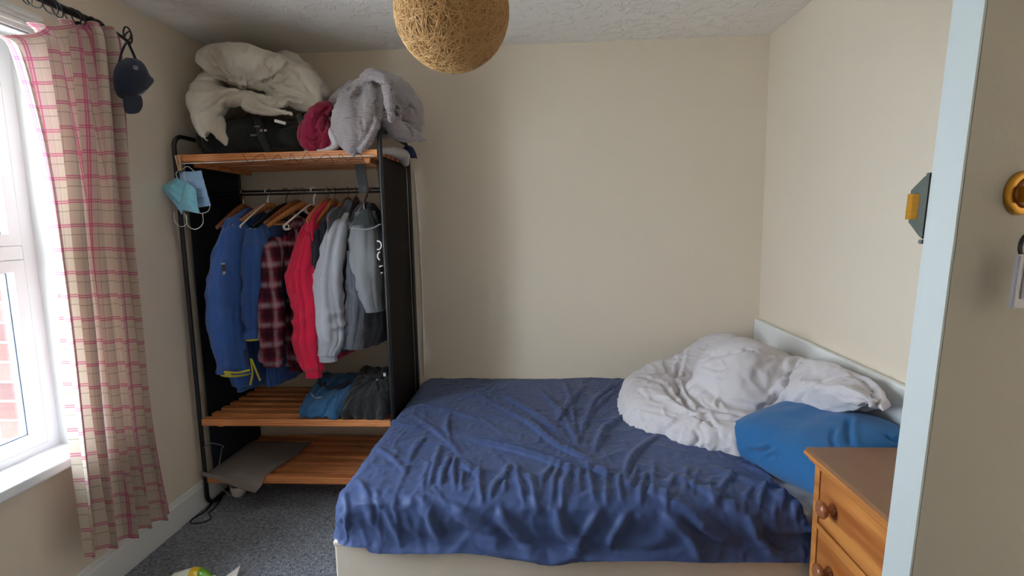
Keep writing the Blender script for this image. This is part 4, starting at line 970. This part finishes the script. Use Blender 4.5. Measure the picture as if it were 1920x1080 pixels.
# ------------------------------------------------------------------ on the lower shelves
zm = .480
M_denim = fabric('blue_denim', S(36, 84, 128), .12, 500, .4, col2=S(52, 104, 148)); M_bjean = fabric('black_denim', S(36, 38, 40), .1, 500, .4)
def folded(name, label, x0, x1, y0, y1, h, m, seed, skew=0):
    t_ = thing(name, label, 'jeans', ((x0+x1)/2, (y0+y1)/2, zm)); r = .03; xs = np.linspace(x0+r, x1-r, 4); pr = []
    for i, xx in enumerate(xs):
        k = skew*i/3
        pr.append(('c', [(xx, y0+r, zm+r*.9), (xx+k*.2, y0+r+.06, zm+h*.32), (xx+k*.5, y0+.15, zm+h*.55), (xx+k, y0+.20, zm+h-.022), (xx+k, y1-.05, zm+h*.8), (xx, y1-.03, zm+r)], [r, r*1.4, r*1.3, .022, r*1.4, r]))
        pr.append(('c', [(xx, y0+r+.02, zm+r), (xx, y1-.04, zm+r)], [r*1.1, r*1.3]))
    o = blob('folded_leg', pr, m, t_, .009, 3, foldfn(.006, 16, seed, 0, 40)); relax(o, grow=.14, frames=9, bend=.02, inset=.007, grav=.3); clampv(o, z0=zm+.001)
    return t_
j1 = folded('jeans', 'faded blue jeans folded on the middle shelf', -1.235, -1.02, 2.455, 2.84, .13, M_denim, 71, .03)
bm = B()
for k, (z_, c_) in enumerate(((.006, 0), (.016, .01))):
    tube(bm, cat([(-1.205, 2.66+c_, zm+.125+z_), (-1.14, 2.60+c_, zm+.105+z_), (-1.07, 2.60+c_, zm+.115+z_), (-1.02, 2.64+c_, zm+.13+z_)], 6), .006, 8, sx=.5)
obj('waistband', bm, fabric('dark_denim', S(34, 42, 62)), j1, True)
bm = B(); tube(bm, cat([(-1.20, 2.56, zm+.10), (-1.17, 2.535, zm+.085), (-1.14, 2.54, zm+.09)], 5), .005, 6, sx=.5); obj('pocket_edge', bm, mat('pocket_thread', S(176, 172, 170), .8), j1, True)
j2 = folded('jeans', 'black jeans folded beside the faded blue pair', -1.01, -.785, 2.45, 2.86, .165, M_bjean, 81)
bm = B(); tube(bm, cat([(-.99, 2.70, zm+.15), (-.92, 2.66, zm+.165), (-.86, 2.66, zm+.168), (-.79, 2.70, zm+.16)], 6), .012, 8, sx=.5)
tube(bm, cat([(-.86, 2.66, zm+.165), (-.85, 2.65, zm+.19), (-.83, 2.65, zm+.19), (-.82, 2.67, zm+.165)], 5), .005, 6); obj('waistband', bm, M_bjean, j2, True)
bm = B(); lathe(bm, [(.006, -.002), (.007, 0), (.005, .002)], (-.875, 2.63, zm+.15), 'y', 12); obj('button', bm, M_chrome, j2, True)
bm = B(); box(bm, -.845, -.832, 2.64, 2.643, zm+.168, zm+.186, .001); obj('care_tag', bm, M_whitep, j2)

# flattened padded envelope over the front of the bottom shelf
zb = .176
nu = 36; u = np.linspace(0, 1, nu); rows = []
rk_ = [((-1.725, 2.86, .188), (-1.36, 2.86, .188)), ((-1.73, 2.66, .186), (-1.375, 2.66, .186)), ((-1.73, 2.50, .186), tuple(at(502, 889, 2.48))), ((-1.735, 2.452, .182), tuple(at(494, 900, 2.445))), (tuple(at(377, 884, 2.435)), tuple(at(490, 912, 2.425))), (tuple(at(378, 891, 2.42)), tuple(at(478, 927, 2.41)))]
Lc = np.array(cat([k_[0] for k_ in rk_], 7)); Rc = np.array(cat([k_[1] for k_ in rk_], 7))
P = Lc[None]*(1-u)[:, None, None] + Rc[None]*u[:, None, None]
P[..., 2] += .005*vn(P.reshape(-1, 3)*9, 5).reshape(P.shape[:2]) + .004
e = link('padded_envelope', gridmesh('padded_envelope', P), mat('grey_card', S(124, 116, 112), .75, .3, 60, .08, 14), None, True); thick(e, .005)
tag(e, 'grey padded envelope draped over the left of the bottom shelf', 'envelope')
bc = pix(440, 936, 2, 0)
bm = B(); lathe(bm, [(.0, .0), (.024, .0), (.034, .012), (.040, .05), (.042, .06), (.039, .06), (.034, .014), (.0, .006)], (bc[0], bc[1]+.04, .0), 'z', 24)

tag(obj('cup', bm, M_whitep, None, True), 'white plastic cup on the carpet under the padded envelope', 'cup')
bm = B(); f0 = [pix(px, py, 2, .006) for px, py in ((412, 905), (400, 938), (385, 958), (362, 972), (358, 981), (378, 980), (396, 972), (392, 962), (404, 950), (425, 915), (432, 890))]
tube(bm, cat([tuple(p) for p in f0], 6), .0035, 6); tag(obj('cable', bm, M_black, None, True), 'black cable coiled on the carpet by the rack foot', 'cable')
bm = B(); tube(bm, cat([(-1.735, 2.462, .33), (-1.70, 2.47, .35), (-1.69, 2.55, .30), (-1.735, 2.6, .25), (-1.70, 2.5, .13), (-1.66, 2.52, .05), (-1.70, 2.6, .01)], 7), .003, 6)
tag(obj('cable', bm, mat('grey_cable', S(120, 120, 122), .6), None, True), 'thin grey cable dangling by the lower left post of the rack', 'cable')
bm = B(); q0 = at(786, 330, YB-.006); tube(bm, cat([tuple(at(777, 322, YB-.006)), tuple(at(786, 430, YB-.006)), tuple(at(792, 560, YB-.006)), tuple(at(796, 706, YB-.006))], 8), .004, 8)
tag(obj('cable', bm, M_whitep, None, True), 'white cable running down the back wall right of the rack', 'cable')

# litter on the carpet by the frame's lower edge
lp = blob('snack_packet', [('c', [(-1.52, 1.915, .02), (-1.44, 1.925, .030), (-1.36, 1.91, .015)], [.02, .028, .018]), ('e', (-1.45, 1.83, .02), (.09, .07, .02))],
    mat('packet_film', S(236, 236, 220), .3, .1, 40), None, .006, 1, foldfn(.005, 25, 91, .002, 50))
nt = lp.data.materials[0].node_tree; b = nt.nodes['Principled BSDF']; tc = N(nt, 'ShaderNodeTexCoord'); sp = N(nt, 'ShaderNodeSeparateXYZ'); nt.links.new(tc.outputs['Object'], sp.inputs[0])
mr = N(nt, 'ShaderNodeMapRange'); mr.inputs[1].default_value = -1.53; mr.inputs[2].default_value = -1.33; nt.links.new(sp.outputs[0], mr.inputs[0])
crn = N(nt, 'ShaderNodeValToRGB'); crn.color_ramp.interpolation = 'CONSTANT'; e_ = crn.color_ramp.elements; e_[0].color = S(235, 238, 230); e_[1].position = .36; e_[1].color = S(226, 186, 44)
for ps, cc in ((.55, S(110, 170, 40)), (.85, S(200, 220, 190))): n_ = e_.new(ps); n_.color = cc
nt.links.new(mr.outputs[0], crn.inputs[0]); nt.links.new(crn.outputs[0], b.inputs['Base Color'])
tag(lp, 'green, yellow and white snack packet on the carpet', 'packet')
bm = B(); extr(bm, [(-1.335, 1.93, .002), (-1.285, 1.975, .03), (-1.27, 1.90, .004), (-1.31, 1.84, .002)], (.004, .002, .004)); tag(obj('paper_scrap', bm, M_whitep), 'white paper scrap right of the snack packet', 'paper')

# ------------------------------------------------------------------ curtain, pole and cap
cpx = -1.662
lft = [(0, 78), (28, 100), (60, 230), (78, 340), (92, 460), (110, 620), (126, 780), (140, 920), (152, 1050)]
rgt = [(214, 60), (222, 90), (232, 230), (240, 340), (250, 460), (270, 620), (290, 780), (308, 880), (326, 966)]
Lp = np.array(cat([tuple(pix(a, b_, 0, cpx)) for a, b_ in lft], 12)); Rp = np.array(cat([tuple(pix(a, b_, 0, cpx)) for a, b_ in rgt], 12))
nv = len(Lp); nu = 260; u = np.linspace(0, 1, nu)[:, None]; hgt = np.linspace(0, 1, nv)[None, :]
Yc = Lp[None, :, 1]*(1-u)+Rp[None, :, 1]*u; Zc = Lp[None, :, 2]*(1-u)+Rp[None, :, 2]*u
Zc = Zc + .05*np.sin(np.pi*u)*(1-hgt)**3
q = np.stack([np.broadcast_to(u*3, Yc.shape), np.broadcast_to(hgt*1.3, Yc.shape), 0*Yc], -1).reshape(-1, 3)
ph = u*2*np.pi*4.7 + 1.5*vn(q, 3).reshape(Yc.shape) + .5
amp = .044*(1-.3*hgt)
Xc = cpx + amp*np.sin(ph) + .008*np.sin(2.3*ph+1) + .02*vn(q*1.7, 8).reshape(Yc.shape); Yc = Yc + .026*np.cos(ph)*(1-.35*hgt)
Xc = np.maximum(Xc, XL+.028 + 0*Xc)
Xc = np.maximum(Xc, -1.712)
P = np.stack([Xc, Yc, Zc], -1)
du = np.linalg.norm(np.diff(P, axis=0), axis=2); arc_ = np.vstack([np.zeros((1, nv)), np.cumsum(du, 0)]); arc_ = np.broadcast_to(arc_.mean(1)[:, None], arc_.shape)
dv = np.linalg.norm(np.diff(P[nu//2], axis=0), axis=1); av = np.concatenate([[0], np.cumsum(dv)])
uv = np.stack([arc_, np.broadcast_to(av[None, :], arc_.shape)], -1)
cu = thing('curtain', 'cream curtain with pink checks hanging beside the window', 'curtain', (cpx, 2.0, .15))
co_ = link('drape', gridmesh('drape', P, uv=uv), M_curtain, cu, True)
pole = thing('curtain_pole', 'black metal curtain pole above the window', 'curtain pole', (-1.68, 1.2, 2.21))
pe = pix(212, 56, 0, -1.68); zp = 2.212
bm = B(); tube(bm, [(-1.68, .25, zp), (-1.68, 2.02, zp)], .0125, 12); tube(bm, cat([(-1.68, 2.0, zp), (-1.68, 2.07, zp), (-1.68, 2.13, zp-.008), (-1.68, 2.175, zp-.02)], 6), .0065, 10); obj('rod', bm, M_black, pole, True)
bm = B(); rp = [(-1.68, 2.165+.022*math.cos(a), zp+.008+.032*math.sin(a)) for a in np.linspace(0, 2*math.pi, 24, endpoint=False)]; tube(bm, rp, .0035, 8, True)
rp = [(-1.68+.01*math.sin(a), 2.165+.013*math.cos(a), zp+.004+.018*math.sin(a)) for a in np.linspace(0, 2*math.pi, 18, endpoint=False)]; tube(bm, rp, .003, 8, True); obj('finial', bm, M_black, pole, True)
for yb_ in (2.05, .4):
    bm = B(); tube(bm, [(XL, yb_, zp), (-1.68, yb_, zp)], .007, 8); lathe(bm, [(.025, 0), (.025, .006), (.008, .01)], (XL, yb_, zp), 'x'); obj('bracket', bm, M_black, pole, True)
for i in range(13):
    yb_ = 1.50+.043*i+.01*math.sin(i*3); tl = .35*math.sin(i*2.2)
    bm = B(); rp = [(-1.68+.023*math.sin(a), yb_+tl*.02*math.sin(a)+.012*(1-math.cos(a)), zp-.009-.024*(1-math.cos(a))+.022) for a in np.linspace(0, 2*math.pi, 20, endpoint=False)]
    tube(bm, rp, .0024, 6, True); obj('curtain_ring', bm, M_black, cu, True)

cpn = thing('baseball_cap', 'navy baseball cap hanging by its strap from the end of the curtain pole', 'cap', tuple(pix(240, 85, 0, -1.66)))
M_navy = fabric('navy_twill', S(24, 30, 48), .06, 500, .3); cf = lambda px, py, dx=0: np.array(pix(px, py, 0, -1.60)) + np.array([dx, 0, 0])
# crown: soft dome seen from its side, opening to the left, hanging tilted
c0_ = cf(243, 140); ax1 = cf(272, 150)-c0_; nu, nv = 40, 24
th_ = np.linspace(0, 2*np.pi, nu, endpoint=False)[:, None]; ps = np.linspace(.02, 1, nv)[None, :]
out_l = [(236, 108), (254, 112), (268, 138), (279, 152), (268, 168), (252, 182), (232, 186), (219, 176), (213, 150), (218, 122)]
OL = np.array(cat([tuple(cf(a, b_)) for a, b_ in out_l+out_l[:1]], 8))[:-1]
bm = B(); cen = OL.mean(0); rings = []
for side_ in (1, -1):
    prev = None
    for k in range(11):
        s_ = math.cos(k/10*math.pi/2); dpz = math.sin(k/10*math.pi/2)*(.062 if side_ == 1 else .02)
        rg = [bm.verts.new(cen+(p-cen)*max(s_, .03)+np.array([side_*dpz, 0, 0])) for p in OL]
        if prev:
            for i in range(len(rg)): j = (i+1) % len(rg); bm.faces.new((prev[i], prev[j], rg[j], rg[i]))
        prev = rg
    bm.faces.new(prev)
bmesh.ops.remove_doubles(bm, verts=bm.verts[:], dist=.0005); obj('crown', bm, M_navy, cpn, True)
br_ = [(220, 172), (250, 178), (256, 196), (250, 210), (238, 214), (226, 211), (222, 196)]
OL2 = cat([tuple(cf(a, b_, .02)) for a, b_ in br_+br_[:1]], 6)[:-1]
bm = B(); extr(bm, [tuple(p) for p in OL2], (.006, 0, 0)); obj('brim', bm, M_navy, cpn)
bm = B(); tube(bm, cat([tuple(cf(222, 122)), tuple(cf(229, 96)), tuple(cf(238, 80)), tuple(cf(246, 92)), tuple(cf(262, 130))], 7), .006, 8, sx=.4); obj('strap', bm, M_navy, cpn, True)
bm = B(); q = cf(228, 128, .055); lathe(bm, [(.008, -.004), (.008, .006)], tuple(q), 'x', 14); obj('emblem', bm, mat('cap_emblem', S(130, 130, 136), .6), cpn)
bm = B(); tube(bm, cat([tuple(cf(238, 179, .045)), tuple(cf(246, 174, .05)), tuple(cf(253, 166, .045))], 5), .004, 6, sx=.5); obj('sandwich_edge', bm, mat('cap_label', S(104, 104, 112), .6), cpn, True)

# ------------------------------------------------------------------ string ball pendant
lc_ = np.array([-.230, 1.433, 1.978]); rad = .149
lamp = thing('pendant_lamp', 'ball lampshade of wound straw-coloured string hanging from the ceiling', 'lamp', (float(lc_[0]), float(lc_[1]), ZC))
M_string = mat('straw_string', S(178, 134, 82), .65, .2, 400, .12, 12, col2=S(210, 168, 110)); 
M_core = mat('string_inner_layer', S(160, 118, 70), .8, .6, 120, .25, 60)
bm = B(); bmesh.ops.create_uvsphere(bm, u_segments=48, v_segments=32, radius=rad-.0035, matrix=Matrix.Translation(Vector(lc_))); obj('inner_shell', bm, M_core, lamp, True)
bm = B(); R_ = np.random.RandomState(4)
for i in range(640):
    a = R_.normal(size=3); a /= np.linalg.norm(a); b_ = np.cross(a, R_.normal(size=3)); b_ /= np.linalg.norm(b_); c_ = np.cross(a, b_); off = R_.uniform(-.55, .55)
    t0 = R_.uniform(0, 6.28); ln = R_.uniform(1.0, 3.4); n_ = int(6+ln*6); rr_ = math.sqrt(1-off*off); wob = R_.uniform(0, 6)
    pts = []
    for k in range(n_):
        tt = t0+ln*k/(n_-1); p = a*(off+.03*math.sin(tt*3+wob)) + (b_*math.cos(tt)+c_*math.sin(tt))*rr_; p = p/np.linalg.norm(p)*(rad-.002+.0012*math.sin(k*1.7+i)); pts.append(tuple(lc_+p))
    tube(bm, pts, .0011, 4)
obj('wound_string', bm, M_string, lamp, True)
bm = B(); tube(bm, [(lc_[0], lc_[1], lc_[2]+rad-.004), (lc_[0], lc_[1], ZC-.03)], .003, 8); obj('flex', bm, M_whitep, lamp, True)
bm = B(); lathe(bm, [(.045, 0), (.045, -.012), (.03, -.03), (.006, -.034)], (lc_[0], lc_[1], ZC)); obj('ceiling_rose', bm, M_whitep, lamp, True)

# things of a kind share a group
for o in COL.objects:
    c_ = o.get('category')
    if o.parent or not c_: continue
    if c_ == 'hanger': o['group'] = 'hangers on the wardrobe rail'
    elif c_ == 'face mask': o['group'] = 'face masks pegged to the white cord'
    elif c_ == 'pillow': o['group'] = 'blue pillows at the head of the bed'
    elif c_ == 'jeans': o['group'] = 'folded jeans on the middle shelf'
    elif c_ in ('jacket', 'jumper', 'sweatshirt', 'hoodie') or (c_ == 'shirt' and 'flannel' in o['label']): o['group'] = 'clothes hanging on the wardrobe rail'
